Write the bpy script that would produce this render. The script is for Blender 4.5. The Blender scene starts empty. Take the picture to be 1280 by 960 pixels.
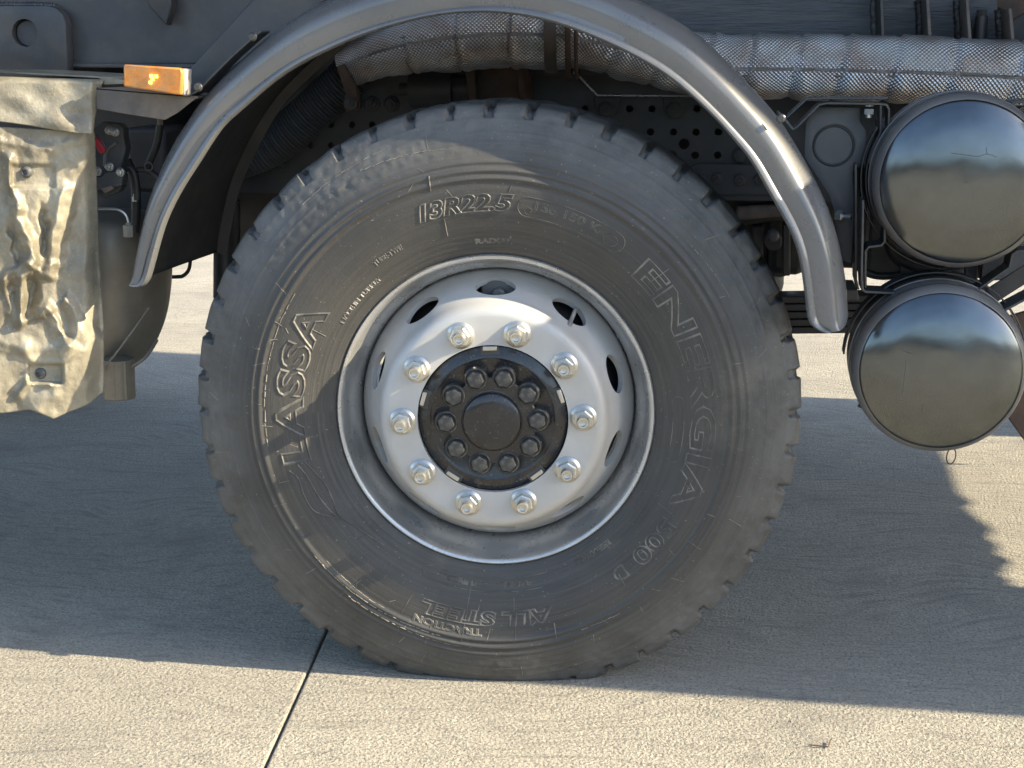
import bpy, bmesh, math, random
from mathutils import Vector, Matrix, noise, Euler
random.seed(7)
R = math.radians
pi = math.pi
C = bpy.context.scene.collection
scn = bpy.context.scene

# ------------------------------------------------------------------ camera
F = 1820.0                 # focal length in pixels of a 1280 px wide picture
PITCH, YAW, STEER = R(13.0), R(9.0), R(5.0)
AXLE_Z = 0.535
cam_rot = Matrix.Rotation(YAW, 3, 'Z') @ Matrix.Rotation(pi/2 - PITCH, 3, 'X')
def ray(px, py):
    return cam_rot @ Vector(((px-640)/F, -(py-480)/F, -1.0))
WHEEL = Vector((0, 0, AXLE_Z))
DEPTH = F*0.597/397
CAM = WHEEL - ray(618.5, 516)*DEPTH
def P(px, py, Y):          # point of the truck's plane y = Y seen at a measured place
    d = ray(px, py); return CAM + d*((Y-CAM.y)/d.y)
def G(px, py, z=0.0):      # point of the ground seen at a measured place
    d = ray(px, py); return CAM + d*((z-CAM.z)/d.z)
def mpp(Y):
    return (DEPTH + Y*0.97)/F
cd = bpy.data.cameras.new('camera'); cam = bpy.data.objects.new('camera', cd); C.objects.link(cam)
cam.location = CAM; cam.rotation_euler = cam_rot.to_euler()
cd.sensor_fit = 'HORIZONTAL'; cd.sensor_width = 36; cd.lens = 36*F/1280
cd.clip_start = 0.05; cd.clip_end = 2000
scn.camera = cam

# ------------------------------------------------------------------ light
SUN_EL, SUN_A = R(29), R(5.0)      # from the right, a little on the camera's side
w = bpy.data.worlds.new("World"); scn.world = w; w.use_nodes = True
nt = w.node_tree
sky = nt.nodes.new('ShaderNodeTexSky'); sky.sky_type = 'NISHITA'; sky.sun_disc = False
sky.sun_elevation = SUN_EL; sky.sun_rotation = R(90) + SUN_A
sky.air_density = 1.0; sky.dust_density = 1.2; sky.ozone_density = 1.0
bg = nt.nodes['Background']; bg.inputs['Strength'].default_value = 0.15
nt.links.new(sky.outputs[0], bg.inputs[0])
sd = bpy.data.lights.new('sun', 'SUN'); sd.energy = 5.0; sd.angle = R(0.5); sd.color = (1.0, 0.85, 0.60)
sun = bpy.data.objects.new('sun', sd); C.objects.link(sun)
sv = Vector((math.cos(SUN_EL)*math.cos(SUN_A), -math.cos(SUN_EL)*math.sin(SUN_A), math.sin(SUN_EL)))
sun.rotation_euler = sv.to_track_quat('Z', 'Y').to_euler(); sun.location = (8, -6, 8)
scn.view_settings.view_transform = 'Standard'; scn.view_settings.look = 'None'
scn.view_settings.exposure = 1.62; scn.view_settings.gamma = 1.0

# ------------------------------------------------------------------ materials
def M(name, col, rough=.5, metal=0.0, var=.2, scale=6, dust=None, dust_amt=0.0, dscale=9, dlo=.45, dhi=.65,
      bump=0.0, bscale=150, bdist=.001, stretch=None, coat=0.0, rvar=.1, spec=.5, bump2=0.0, b2scale=12, b2dist=.01, emit=None, speck=0.0):
    m = bpy.data.materials.new(name); m.use_nodes = True; t = m.node_tree; N = t.nodes; L = t.links
    b = N['Principled BSDF']
    tc = N.new('ShaderNodeTexCoord'); mp = N.new('ShaderNodeMapping'); L.new(tc.outputs['Object'], mp.inputs[0])
    if stretch: mp.inputs['Scale'].default_value = stretch
    def nz(sc, det=6, ro=.6, src=mp):
        n = N.new('ShaderNodeTexNoise'); n.inputs['Scale'].default_value = sc; n.inputs['Detail'].default_value = det
        n.inputs['Roughness'].default_value = ro; L.new(src.outputs[0], n.inputs['Vector']); return n
    def rng(src, a, b_, c, d):
        r = N.new('ShaderNodeMapRange'); L.new(src, r.inputs[0])
        for i, v in enumerate((a, b_, c, d)): r.inputs[i+1].default_value = v
        return r.outputs[0]
    def mix(fac, A, B):
        x = N.new('ShaderNodeMix'); x.data_type = 'RGBA'; L.new(fac, x.inputs[0])
        for s, v in ((6, A), (7, B)):
            if isinstance(v, (tuple, list)): x.inputs[s].default_value = (*v, 1)
            else: L.new(v, x.inputs[s])
        return x.outputs[2]
    n1 = nz(scale)
    c = mix(rng(n1.outputs[0], .3, .7, 0, 1), tuple(v*(1-var) for v in col), tuple(min(1, v*(1+var)) for v in col))
    if dust:
        n2 = nz(dscale, 8, .65)
        c = mix(rng(n2.outputs[0], dlo, dhi, 0, dust_amt), c, dust)
    if speck:
        n3 = nz(220, 2, .5); c = mix(rng(n3.outputs[0], .66, .70, 0, speck), c, (.45, .42, .36))
    L.new(c, b.inputs['Base Color'])
    n4 = nz(scale*2.3, 5, .6)
    L.new(rng(n4.outputs[0], .3, .7, max(.02, rough-rvar), min(1, rough+rvar)), b.inputs['Roughness'])
    b.inputs['Metallic'].default_value = metal; b.inputs['Specular IOR Level'].default_value = spec
    b.inputs['Coat Weight'].default_value = coat
    last = None
    for s_, sc_, d_ in ((bump, bscale, bdist), (bump2, b2scale, b2dist)):
        if s_:
            nb = nz(sc_, 6, .6); bp = N.new('ShaderNodeBump'); bp.inputs['Strength'].default_value = s_; bp.inputs['Distance'].default_value = d_
            L.new(nb.outputs[0], bp.inputs['Height'])
            if last: L.new(last, bp.inputs['Normal'])
            last = bp.outputs[0]
    if last: L.new(last, b.inputs['Normal'])
    if emit: b.inputs['Emission Color'].default_value = (*emit[0], 1); b.inputs['Emission Strength'].default_value = emit[1]
    m['mix'] = 1
    return m
DUST = (.30, .27, .21)
black_paint = M('black_paint', (.045, .047, .052), .42, 0, dust=(.10, .09, .075), dust_amt=.5, bump=.25, bscale=90)
dark_part = M('dark_chassis', (.03, .03, .032), .5, 0, dust=(.07, .06, .05), dust_amt=.5, bump=.3, bscale=120)
rail_mat = M('chassis_grey', (.055, .058, .062), .5, 0, dust=(.085, .075, .062), dust_amt=.5, bump=.3, bscale=160)
rough_steel = M('rolled_black_steel', (.06, .065, .072), .4, 0, var=.3, scale=14, dust=(.11, .095, .075), dust_amt=.4, bump=.8, bscale=16, bdist=.004, stretch=(1, 1, 14))
rust = M('rusty_steel', (.085, .05, .034), .7, 0, var=.4, scale=25, dust=(.05, .04, .035), dust_amt=.7, bump=.4, bscale=100)
brown_steel = M('brown_dusty_steel', (.13, .105, .085), .6, 0, var=.3, scale=30, dust=(.07, .068, .066), dust_amt=.7, bump=.3, bscale=200)
guard_mat = M('polished_grey_plastic', (.125, .128, .13), .29, .2, var=.08, scale=8, dust=(.19, .185, .17), dust_amt=.3, dscale=5, rvar=.04, coat=.3)
liner_mat = M('black_plastic', (.02, .02, .02), .5, 0, dust=(.05, .045, .035), dust_amt=.5)
tank_mat = M('dark_polished_metal', (.135, .147, .152), .20, 1.0, var=.25, scale=5, dust=(.10, .10, .095), dust_amt=.35, dscale=7, rvar=.04, bump=.10, bscale=5, bdist=.006)
tank_side = M('dusty_tank_paint', (.17, .165, .16), .38, .3, dust=(.22, .20, .18), dust_amt=.6, dscale=6, bump=.1, bscale=40)
strap_mat = M('strap_steel', (.07, .075, .08), .35, .6, dust=(.12, .11, .09), dust_amt=.4)
plate_grey = M('grey_plate', (.085, .088, .088), .5, .1, var=.1, scale=15, dust=(.06, .06, .06), dust_amt=.5, bump=.15, bscale=120)
silver = M('silver_wheel_paint', (.43, .43, .42), .5, .2, var=.07, scale=9, dust=(.36, .34, .30), dust_amt=.6, dscale=6, bump=.05, bscale=300, rvar=.06)
rim_mat = M('grey_rim_paint', (.47, .475, .475), .30, .65, var=.12, scale=12, dust=(.30, .29, .26), dust_amt=.4, dscale=10, rvar=.06, bump=.05, bscale=200)
zinc = M('zinc_plating', (.52, .515, .48), .34, .85, var=.08, scale=30, dust=(.42, .39, .31), dust_amt=.4, dscale=40, rvar=.05)
hub_mat = M('gloss_black_paint', (.016, .016, .017), .24, 0, var=.2, dust=(.045, .045, .044), dust_amt=.3, dscale=22, coat=.15, bump=.2, bscale=90, speck=.15)
hubbolt_mat = M('painted_bolt', (.035, .035, .034), .38, 0, dust=(.16, .15, .12), dust_amt=.7, dscale=70, bump=.2, bscale=150)
alu = M('aluminium_shield', (.255, .235, .18), .48, .25, var=.35, scale=8, dust=(.12, .105, .075), dust_amt=.8, dscale=7, bump=.5, bscale=90, bdist=.003, bump2=.35, b2scale=26, b2dist=.006, speck=.4)
sump_mat = M('dusty_casting', (.24, .22, .18), .5, .3, var=.3, scale=10, dust=(.26, .23, .18), dust_amt=.7, dscale=7, bump=.3, bscale=60)
bright_metal = M('bright_metal', (.55, .55, .53), .3, .9)
red_plastic = M('red_plastic', (.30, .02, .03), .45)
amber = M('amber_lens', (.52, .19, .03), .35, 0, var=.25, scale=60, dust=(.36, .21, .09), dust_amt=.7, dscale=40, coat=.4, bump=.5, bscale=400)
led_mat = M('lit_led', (1, .6, .1), .3, emit=((1.0, .55, .05), 3.0))
lamp_grey = M('lamp_housing', (.33, .31, .28), .5, 0)

def rubber():
    m = bpy.data.materials.new('dusty_rubber'); m.use_nodes = True; t = m.node_tree; N = t.nodes; L = t.links
    b = N['Principled BSDF']; tc = N.new('ShaderNodeTexCoord')
    at = N.new('ShaderNodeUVMap'); at.uv_map = 'polar'
    def nz(src, sc, det=6, ro=.6, st=None):
        mp = N.new('ShaderNodeMapping'); L.new(src, mp.inputs[0])
        if st: mp.inputs['Scale'].default_value = st
        n = N.new('ShaderNodeTexNoise'); n.inputs['Scale'].default_value = sc; n.inputs['Detail'].default_value = det
        n.inputs['Roughness'].default_value = ro; L.new(mp.outputs[0], n.inputs['Vector']); return n.outputs[0]
    def rng(src, a, b_, c, d):
        r = N.new('ShaderNodeMapRange'); L.new(src, r.inputs[0])
        for i, v in enumerate((a, b_, c, d)): r.inputs[i+1].default_value = v
        return r.outputs[0]
    def mix(fac, A, B):
        x = N.new('ShaderNodeMix'); x.data_type = 'RGBA'; L.new(fac, x.inputs[0])
        for s, v in ((6, A), (7, B)):
            if isinstance(v, tuple): x.inputs[s].default_value = (*v, 1)
            else: L.new(v, x.inputs[s])
        return x.outputs[2]
    ob = tc.outputs['Object']; uv = at.outputs[0]
    def mul(a, b_):
        x = N.new('ShaderNodeMath'); x.operation = 'MULTIPLY'
        for i, v in enumerate((a, b_)):
            if isinstance(v, float): x.inputs[i].default_value = v
            else: L.new(v, x.inputs[i])
        return x.outputs[0]
    base = mix(rng(nz(ob, 5), .35, .65, 0, 1), (.026, .026, .026), (.044, .043, .040))
    streak = rng(nz(uv, 7, 8, .7, (1, 22, 1)), .42, .68, 0, .75)
    base = mix(streak, base, (.062, .060, .054))
    # dusty scuff zone: towards the shoulder
    sx = N.new('ShaderNodeSeparateXYZ'); L.new(uv, sx.inputs[0])
    zone = rng(sx.outputs[1], .455, .53, 0, 1)
    base = mix(mul(zone, rng(nz(ob, 9, 8, .7), .38, .62, .25, .9)), base, (.108, .108, .103))
    base = mix(rng(nz(ob, 210, 3, .5), .69, .73, 0, .5), base, (.32, .29, .22))
    base = mix(rng(nz(ob, 3.5, 10, .75), .58, .68, 0, .25), base, (.17, .155, .12))
    # thin pale scratches
    scr = rng(nz(uv, 26, 2, .4, (1.2, .6, 1)), .497, .5, 0, 1); scr2 = rng(nz(uv, 26, 2, .4, (1.2, .6, 1)), .5, .503, 1, 0)
    
    L.new(base, b.inputs['Base Color'])
    L.new(rng(nz(ob, 12), .3, .7, .42, .66), b.inputs['Roughness'])
    b.inputs['Specular IOR Level'].default_value = .55
    bp = N.new('ShaderNodeBump'); bp.inputs['Strength'].default_value = .35; bp.inputs['Distance'].default_value = .0012
    L.new(nz(ob, 160, 5), bp.inputs['Height'])
    b2 = N.new('ShaderNodeBump'); b2.inputs['Strength'].default_value = .35; b2.inputs['Distance'].default_value = .0025
    L.new(nz(uv, 9, 8, .72, (1, 34, 1)), b2.inputs['Height']); L.new(bp.outputs[0], b2.inputs['Normal'])
    b3 = N.new('ShaderNodeBump'); b3.inputs['Strength'].default_value = .28; b3.inputs['Distance'].default_value = .006
    L.new(mul(zone, nz(ob, 24, 4)), b3.inputs['Height']); L.new(b2.outputs[0], b3.inputs['Normal'])
    L.new(b3.outputs[0], b.inputs['Normal'])
    return m
rubber_mat = rubber()
letter_mat = M('raised_rubber', (.060, .059, .055), .5, 0, var=.3, scale=30, dust=(.22, .205, .17), dust_amt=.7, dscale=18, dlo=.48, dhi=.62)

def wrap_material():
    m = bpy.data.materials.new('woven_heat_wrap'); m.use_nodes = True; t = m.node_tree; N = t.nodes; L = t.links
    b = N['Principled BSDF']; uv = N.new('ShaderNodeUVMap'); uv.uv_map = 'polar'
    def math_(op, a, b_=None):
        x = N.new('ShaderNodeMath'); x.operation = op
        for i, v in enumerate((a, b_)):
            if v is None: continue
            if isinstance(v, (int, float)): x.inputs[i].default_value = v
            else: L.new(v, x.inputs[i])
        return x.outputs[0]
    nd = N.new('ShaderNodeTexNoise'); nd.inputs['Scale'].default_value = 7; L.new(uv.outputs[0], nd.inputs['Vector'])
    ad = N.new('ShaderNodeMixRGB'); ad.blend_type = 'ADD'; ad.inputs[0].default_value = .022
    L.new(uv.outputs[0], ad.inputs[1]); L.new(nd.outputs[1], ad.inputs[2])
    s = N.new('ShaderNodeSeparateXYZ'); L.new(ad.outputs[0], s.inputs[0])
    k = 2*pi/.0078
    u = math_('MULTIPLY', s.outputs[0], k*.88); v = math_('MULTIPLY', s.outputs[1], k*.88)
    a = math_('SINE', u); c = math_('SINE', v)
    h = math_('MULTIPLY', a, c)
    bp = N.new('ShaderNodeBump'); bp.inputs['Strength'].default_value = .9; bp.inputs['Distance'].default_value = .0016; L.new(h, bp.inputs['Height'])
    nb = N.new('ShaderNodeTexNoise'); nb.inputs['Scale'].default_value = 14; L.new(uv.outputs[0], nb.inputs['Vector'])
    bp2 = N.new('ShaderNodeBump'); bp2.inputs['Strength'].default_value = .35; bp2.inputs['Distance'].default_value = .009; L.new(nb.outputs[0], bp2.inputs['Height'])
    L.new(bp.outputs[0], bp2.inputs['Normal']); L.new(bp2.outputs[0], b.inputs['Normal'])
    mr = N.new('ShaderNodeMapRange'); L.new(nb.outputs[0], mr.inputs[0]); mr.inputs[1].default_value = .4; mr.inputs[2].default_value = .65
    mx = N.new('ShaderNodeMix'); mx.data_type = 'RGBA'; L.new(mr.outputs[0], mx.inputs[0]); mx.inputs[6].default_value = (.95, .94, .93, 1); mx.inputs[7].default_value = (.72, .62, .56, 1)
    mg = N.new('ShaderNodeMapRange'); L.new(h, mg.inputs[0]); mg.inputs[1].default_value = -.3; mg.inputs[2].default_value = .5; mg.inputs[3].default_value = .42; mg.inputs[4].default_value = 1
    m2 = N.new('ShaderNodeMix'); m2.data_type = 'RGBA'; m2.blend_type = 'MULTIPLY'; m2.inputs[0].default_value = 1; L.new(mx.outputs[2], m2.inputs[6]); L.new(mg.outputs[0], m2.inputs[7])
    L.new(m2.outputs[2], b.inputs['Base Color'])
    b.inputs['Metallic'].default_value = .8; b.inputs['Roughness'].default_value = .33
    return m
wrap_mat = wrap_material()

def concrete():
    m = bpy.data.materials.new('brushed_concrete'); m.use_nodes = True; t = m.node_tree; N = t.nodes; L = t.links
    b = N['Principled BSDF']; g = N.new('ShaderNodeNewGeometry'); pos = g.outputs['Position']
    def nz(src, sc, det=6, ro=.6, st=None, dist=0):
        n = N.new('ShaderNodeTexNoise'); n.inputs['Scale'].default_value = sc; n.inputs['Detail'].default_value = det
        n.inputs['Roughness'].default_value = ro; n.inputs['Distortion'].default_value = dist
        if st:
            mp = N.new('ShaderNodeMapping'); L.new(src, mp.inputs[0]); mp.inputs['Scale'].default_value = st; mp.inputs['Rotation'].default_value = (0, 0, R(-14)); src = mp.outputs[0]
        L.new(src, n.inputs['Vector']); return n
    def rng(src, a, b_, c, d):
        r = N.new('ShaderNodeMapRange'); L.new(src, r.inputs[0])
        for i, v in enumerate((a, b_, c, d)): r.inputs[i+1].default_value = v
        return r.outputs[0]
    def mix(fac, A, B):
        x = N.new('ShaderNodeMix'); x.data_type = 'RGBA'; L.new(fac, x.inputs[0])
        for s, v in ((6, A), (7, B)):
            if isinstance(v, tuple): x.inputs[s].default_value = (*v, 1)
            else: L.new(v, x.inputs[s])
        return x.outputs[2]
    # bend the trowel lines with a slow swirl
    sw = nz(pos, 1.3, 2, .4)
    ad = N.new('ShaderNodeMixRGB'); ad.blend_type = 'ADD'; ad.inputs[0].default_value = .8; L.new(pos, ad.inputs[1]); L.new(sw.outputs[1], ad.inputs[2])
    swirl = ad.outputs[0]
    c = mix(rng(nz(pos, 1.1, 5).outputs[0], .35, .65, 0, 1), (.36, .34, .29), (.48, .45, .38))
    c = mix(rng(nz(pos, 60, 5, .7).outputs[0], .35, .7, 0, .55), c, (.24, .225, .195))
    c = mix(rng(nz(pos, 170, 3, .6).outputs[0], .52, .62, 0, .7), c, (.15, .14, .115))
    c = mix(rng(nz(swirl, 22, 5, .6, (.25, 3, 1)).outputs[0], .52, .66, 0, .5), c, (.19, .18, .16))
    c = mix(rng(nz(pos, 2.4, 8, .7).outputs[0], .54, .70, 0, .55), c, (.20, .19, .17))
    c = mix(rng(nz(swirl, 5, 6, .7, (.35, 1.6, 1)).outputs[0], .55, .75, 0, .45), c, (.17, .16, .145))
    L.new(c, b.inputs['Base Color']); b.inputs['Roughness'].default_value = .85; b.inputs['Specular IOR Level'].default_value = .3
    b1 = N.new('ShaderNodeBump'); b1.inputs['Strength'].default_value = 1.0; b1.inputs['Distance'].default_value = .012; L.new(nz(pos, 140, 5, .6).outputs[0], b1.inputs['Height'])
    b2 = N.new('ShaderNodeBump'); b2.inputs['Strength'].default_value = .8; b2.inputs['Distance'].default_value = .008; L.new(nz(swirl, 16, 6, .65, (.22, 3.2, 1)).outputs[0], b2.inputs['Height']); L.new(b1.outputs[0], b2.inputs['Normal'])
    b3 = N.new('ShaderNodeBump'); b3.inputs['Strength'].default_value = .35; b3.inputs['Distance'].default_value = .02; L.new(nz(pos, 6, 4, .5).outputs[0], b3.inputs['Height']); L.new(b2.outputs[0], b3.inputs['Normal'])
    L.new(b3.outputs[0], b.inputs['Normal'])
    return m
concrete_mat = concrete()
joint_mat = M('dark_joint', (.02, .018, .016), .9)
hill_mat = M('far_scrub', (.03, .032, .027), .9, var=.4, scale=.2)
wall_mat = M('white_wall', (.75, .74, .70), .8)
glass_mat = M('window_glass', (.05, .06, .07), .1)

# ------------------------------------------------------------------ mesh helpers
def mk(name, vf, mat, parent=None, smooth=35, bevel=0, loc=None, rot=None, label=None, kind=None, uvs=None):
    v, f = vf
    me = bpy.data.meshes.new(name); me.from_pydata([tuple(x) for x in v], [], f); me.validate(); me.update()
    bm = bmesh.new(); bm.from_mesh(me); bmesh.ops.recalc_face_normals(bm, faces=bm.faces); bm.to_mesh(me); bm.free()
    o = bpy.data.objects.new(name, me); C.objects.link(o)
    me.materials.append(mat)
    if parent: o.parent = parent
    if loc is not None: o.location = loc
    if rot is not None: o.rotation_euler = rot
    if bevel:
        b = o.modifiers.new('bevel', 'BEVEL'); b.width = bevel; b.segments = 2; b.limit_method = 'ANGLE'; b.angle_limit = R(35)
    if smooth:
        me.shade_smooth()
        me.set_sharp_from_angle(angle=R(smooth))
    if label: o['label'] = label
    if kind: o['kind'] = kind
    return o
def join(*parts):
    V, Fc = [], []
    for v, f in parts:
        n = len(V); V += [Vector(x) for x in v]; Fc += [tuple(i+n for i in q) for q in f]
    return V, Fc
def xf(vf, mat):
    return [mat @ Vector(x) for x in vf[0]], vf[1]
def move(vf, d): return [Vector(x)+Vector(d) for x in vf[0]], vf[1]
def empty(name, loc=(0, 0, 0), parent=None, rot=(0, 0, 0)):
    o = bpy.data.objects.new(name, None); C.objects.link(o); o.location = loc; o.rotation_euler = rot; o.empty_display_size = .1
    if parent: o.parent = parent
    return o
def revolve(prof, seg=96, closed=False, rfun=None):   # prof: (r, y); axis = Y
    V, Fc = [], []; n = len(prof)
    for i in range(seg):
        a = 2*pi*i/seg
        for j, (r, y) in enumerate(prof):
            V.append(Vector((r*math.cos(a), y, r*math.sin(a))))
    for i in range(seg):
        i2 = (i+1) % seg
        for j in range(n if closed else n-1):
            j2 = (j+1) % n
            Fc.append((i*n+j, i2*n+j, i2*n+j2, i*n+j2))
    if not closed:
        for j, flip in ((0, 1), (n-1, 0)):
            if prof[j][0] > 1e-5:
                pass
    return V, Fc
def box(x0, x1, y0, y1, z0, z1):
    V = [Vector((x, y, z)) for x in (x0, x1) for y in (y0, y1) for z in (z0, z1)]
    return V, [(0, 1, 3, 2), (4, 6, 7, 5), (0, 4, 5, 1), (2, 3, 7, 6), (0, 2, 6, 4), (1, 5, 7, 3)]
def prism(front, d):       # planar outline + offset vector
    n = len(front); d = Vector(d)
    V = [Vector(p) for p in front] + [Vector(p)+d for p in front]
    return V, [tuple(range(n)), tuple(range(2*n-1, n-1, -1))] + [(i, (i+1) % n, n+(i+1) % n, n+i) for i in range(n)]
def plate(pts, Y, t=.006):
    return prism([P(x, y, Y) for x, y in pts], (0, t, 0))
def cyl(r, h, seg=24, axis='Y', r2=None):   # solid cylinder from 0 to h along the axis
    r2 = r if r2 is None else r2
    V = []; 
    for k, rr in ((0, r), (h, r2)):
        for i in range(seg):
            a = 2*pi*i/seg + pi/seg; c, s = rr*math.cos(a), rr*math.sin(a)
            V.append(Vector((c, k, s)) if axis == 'Y' else Vector((c, s, k)) if axis == 'Z' else Vector((k, c, s)))
    return V, [tuple(range(seg)), tuple(range(2*seg-1, seg-1, -1))] + [(i, (i+1) % seg, seg+(i+1) % seg, seg+i) for i in range(seg)]
def catmull(pts, n):
    pts = [Vector(p) for p in pts]; out = []
    seg = [0]
    for i in range(1, len(pts)): seg.append(seg[-1] + (pts[i]-pts[i-1]).length)
    T = seg[-1]
    for k in range(n):
        s = T*k/(n-1); i = 0
        while i < len(pts)-2 and seg[i+1] < s: i += 1
        u = (s-seg[i])/max(1e-9, seg[i+1]-seg[i])
        p0 = pts[max(0, i-1)]; p1 = pts[i]; p2 = pts[i+1]; p3 = pts[min(len(pts)-1, i+2)]
        out.append(.5*((2*p1)+(p2-p0)*u+(2*p0-5*p1+4*p2-p3)*u*u+(3*p1-p0-3*p2+p3)*u**3))
    return out
def tube(path, rad, seg=12, caps=True, squash=None):   # path of points, rad a number or fn(t, ang)
    V, Fc, UV = [], [], []
    n = len(path); up0 = None; s = 0
    for i, p in enumerate(path):
        p = Vector(p); a = Vector(path[max(0, i-1)]); b = Vector(path[min(n-1, i+1)])
        t = (b-a).normalized()
        if up0 is None:
            up0 = Vector((0, 0, 1)) if abs(t.z) < .9 else Vector((0, 1, 0))
        side = t.cross(up0).normalized(); up = side.cross(t).normalized(); up0 = up
        if i: s += (p-Vector(path[i-1])).length
        for k in range(seg):
            an = 2*pi*k/seg
            r = rad(i/(n-1), an) if callable(rad) else rad
            V.append(p + (side*math.cos(an)+up*math.sin(an))*r); UV.append((s, an*(rad(.5, 0) if callable(rad) else rad)))
    for i in range(n-1):
        for k in range(seg):
            k2 = (k+1) % seg
            Fc.append((i*seg+k, i*seg+k2, (i+1)*seg+k2, (i+1)*seg+k))
    if caps: Fc += [tuple(range(seg))[::-1], tuple((n-1)*seg+k for k in range(seg))]
    tube.uv = UV
    return V, Fc
def ribbon(pts, Y0, Y1, t=.004):          # folded sheet seen on its edge: pixel polyline, runs back from Y0 to Y1
    W = [P(x, y, Y0) for x, y in pts]; n = len(W); V = []
    for i in range(n):
        a = W[max(0, i-1)]; b = W[min(n-1, i+1)]
        d = (b-a).normalized(); nrm = Vector((-d.z, 0, d.x))
        if 0 < i < n-1:
            d1 = (W[i]-W[i-1]).normalized(); d2 = (W[i+1]-W[i]).normalized()
            c = max(.5, math.sqrt(max(0, (1+d1.dot(d2))/2))); k = 1/c
        else: k = 1
        for s in (-.5, .5):
            q = W[i]+nrm*(t*s*k)
            V.append(q); V.append(q+Vector((0, Y1-Y0, 0)))
    Fc = []
    for i in range(n-1):
        a, b = 4*i, 4*(i+1)
        Fc += [(a, b, b+1, a+1), (a+2, a+3, b+3, b+2), (a, a+2, b+2, b), (a+1, b+1, b+3, a+3)]
    Fc += [(0, 1, 3, 2), (4*n-4, 4*n-2, 4*n-1, 4*n-3)]
    return V, Fc
def hexhead(af, h, washer=0, wh=.003, stud=0, sh=0):   # outward = -Y
    r = af/math.sqrt(3)
    parts = []
    if washer: parts.append(revolve([(0, 0), (washer, 0), (washer, -wh*.6), (washer*.8, -wh*1.6), (0, -wh*1.6)], 28))
    y0 = -wh*1.5 if washer else 0
    V, Fc = cyl(r, -h, 6); V = [v+Vector((0, y0, 0)) for v in V]
    for i in range(6, 12): V[i] = Vector((V[i].x, V[i].y+h*.12, V[i].z))
    tip = [Vector((v.x*.86, y0-h, v.z*.86)) for v in V[6:12]]
    V += tip; Fc = [Fc[0]] + Fc[2:] + [(6+i, 6+(i+1) % 6, 12+(i+1) % 6, 12+i) for i in range(6)] + [tuple(range(12, 18))]
    parts.append((V, Fc))
    if stud: parts.append(revolve([(stud, y0-h), (stud, y0-h-sh*.85), (stud*.88, y0-h-sh), (stud*.62, y0-h-sh), (stud*.55, y0-h-sh*.72), (stud*.25, y0-h-sh*.66), (0, y0-h-sh*.66)], 20))
    return join(*parts)
def boolean(o, cutter_vf, op='DIFFERENCE'):
    me = bpy.data.meshes.new('cut'); me.from_pydata([tuple(v) for v in cutter_vf[0]], [], cutter_vf[1])
    bm = bmesh.new(); bm.from_mesh(me); bmesh.ops.recalc_face_normals(bm, faces=bm.faces); bm.to_mesh(me); bm.free()
    c = bpy.data.objects.new('cut', me); C.objects.link(c)
    c.matrix_world = o.matrix_world
    m = o.modifiers.new('b', 'BOOLEAN'); m.object = c; m.operation = op; m.solver = 'EXACT'
    if o.parent: bpy.context.view_layer.update(); c.matrix_world = o.matrix_world
    dg = bpy.context.evaluated_depsgraph_get(); dg.update()
    nm = bpy.data.meshes.new_from_object(o.evaluated_get(dg))
    o.modifiers.clear(); o.data = nm
    bpy.data.objects.remove(c)
    nm.shade_smooth(); nm.set_sharp_from_angle(angle=R(32))
def dup(o, parent, loc, rot=None, name=None):
    c = o.copy(); C.objects.link(c); c.parent = parent; c.location = loc
    if rot is not None: c.rotation_euler = rot
    return c
def set_uv(o, fn):
    me = o.data; uv = me.uv_layers.new(name='polar')
    for l in me.loops: uv.data[l.index].uv = fn(me.vertices[l.vertex_index].co)

# ------------------------------------------------------------------ ground
gr = mk('ground', box(-120, 120, -120, 120, -.6, -.012), concrete_mat, kind='structure', smooth=0)
j0 = G(403, 800); j1 = G(330, 960); jd = (j1-j0).normalized(); jn = Vector((-jd.y, jd.x, 0))
far_line = G(238, 405)
sj = (far_line-j0).dot(jd)
def slab(u0, u1, s0, s1):
    g = .0032
    c = [j0+jn*(u0+g)+jd*(s0+g), j0+jn*(u1-g)+jd*(s0+g), j0+jn*(u1-g)+jd*(s1-g), j0+jn*(u0+g)+jd*(s1-g)]
    mk('concrete_slab', prism([Vector((p.x, p.y, -.2)) for p in c], (0, 0, .2)), concrete_mat, gr, smooth=0, bevel=.004)
S = [sj-5.2, sj, sj+5.5, sj+11]
for u0 in (-8.4, -4.2, 0, 4.2):
    for k in range(3): slab(u0, u0+4.2, S[k], S[k+1])


# ------------------------------------------------------------------ the truck
truck = empty('dump_truck', (0, 0, 0))
truck['label'] = 'dark grey dump truck with dusty black tyre, glossy mudguard and two air tanks'
truck['category'] = 'truck'

# ---- wheel
wheel = empty('wheel', WHEEL, truck, (0, 0, STEER))
PROF = [(.296, .010), (.299, .002), (.304, -.004), (.314, -.0085), (.330, -.0145), (.355, -.0235), (.385, -.031), (.42, -.0345),
        (.452, -.0325), (.485, -.0255), (.512, -.016), (.532, -.007), (.548, -.001), (.560, .004), (.568, .010)]
def prof_y(r):
    for (a, ya), (b, yb) in zip(PROF, PROF[1:]):
        if r <= b:
            t = max(0, (r-a)/(b-a)); 
            return ya+(yb-ya)*t
    return PROF[-1][1]
_pr = catmull([(r, y, 0) for r, y in PROF], 130)
def side_y(r):
    for a, b in zip(_pr, _pr[1:]):
        if r <= b.x: return a.y+(b.y-a.y)*max(0, (r-a.x)/(b.x-a.x+1e-9))
    return _pr[-1].y
def relief(r):
    d = 0
    for c, wd, h in ((.4415, .0042, .0032), (.4555, .0048, .0034), (.4700, .0032, .0022), (.327, .0015, .0009), (.335, .001, .0007), (.316, .0012, .0008), (.505, .002, .001), (.521, .0018, .0010)):
        d += h*math.exp(-((r-c)/wd)**2)
    if r > .4335: d += .0006
    return d
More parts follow.
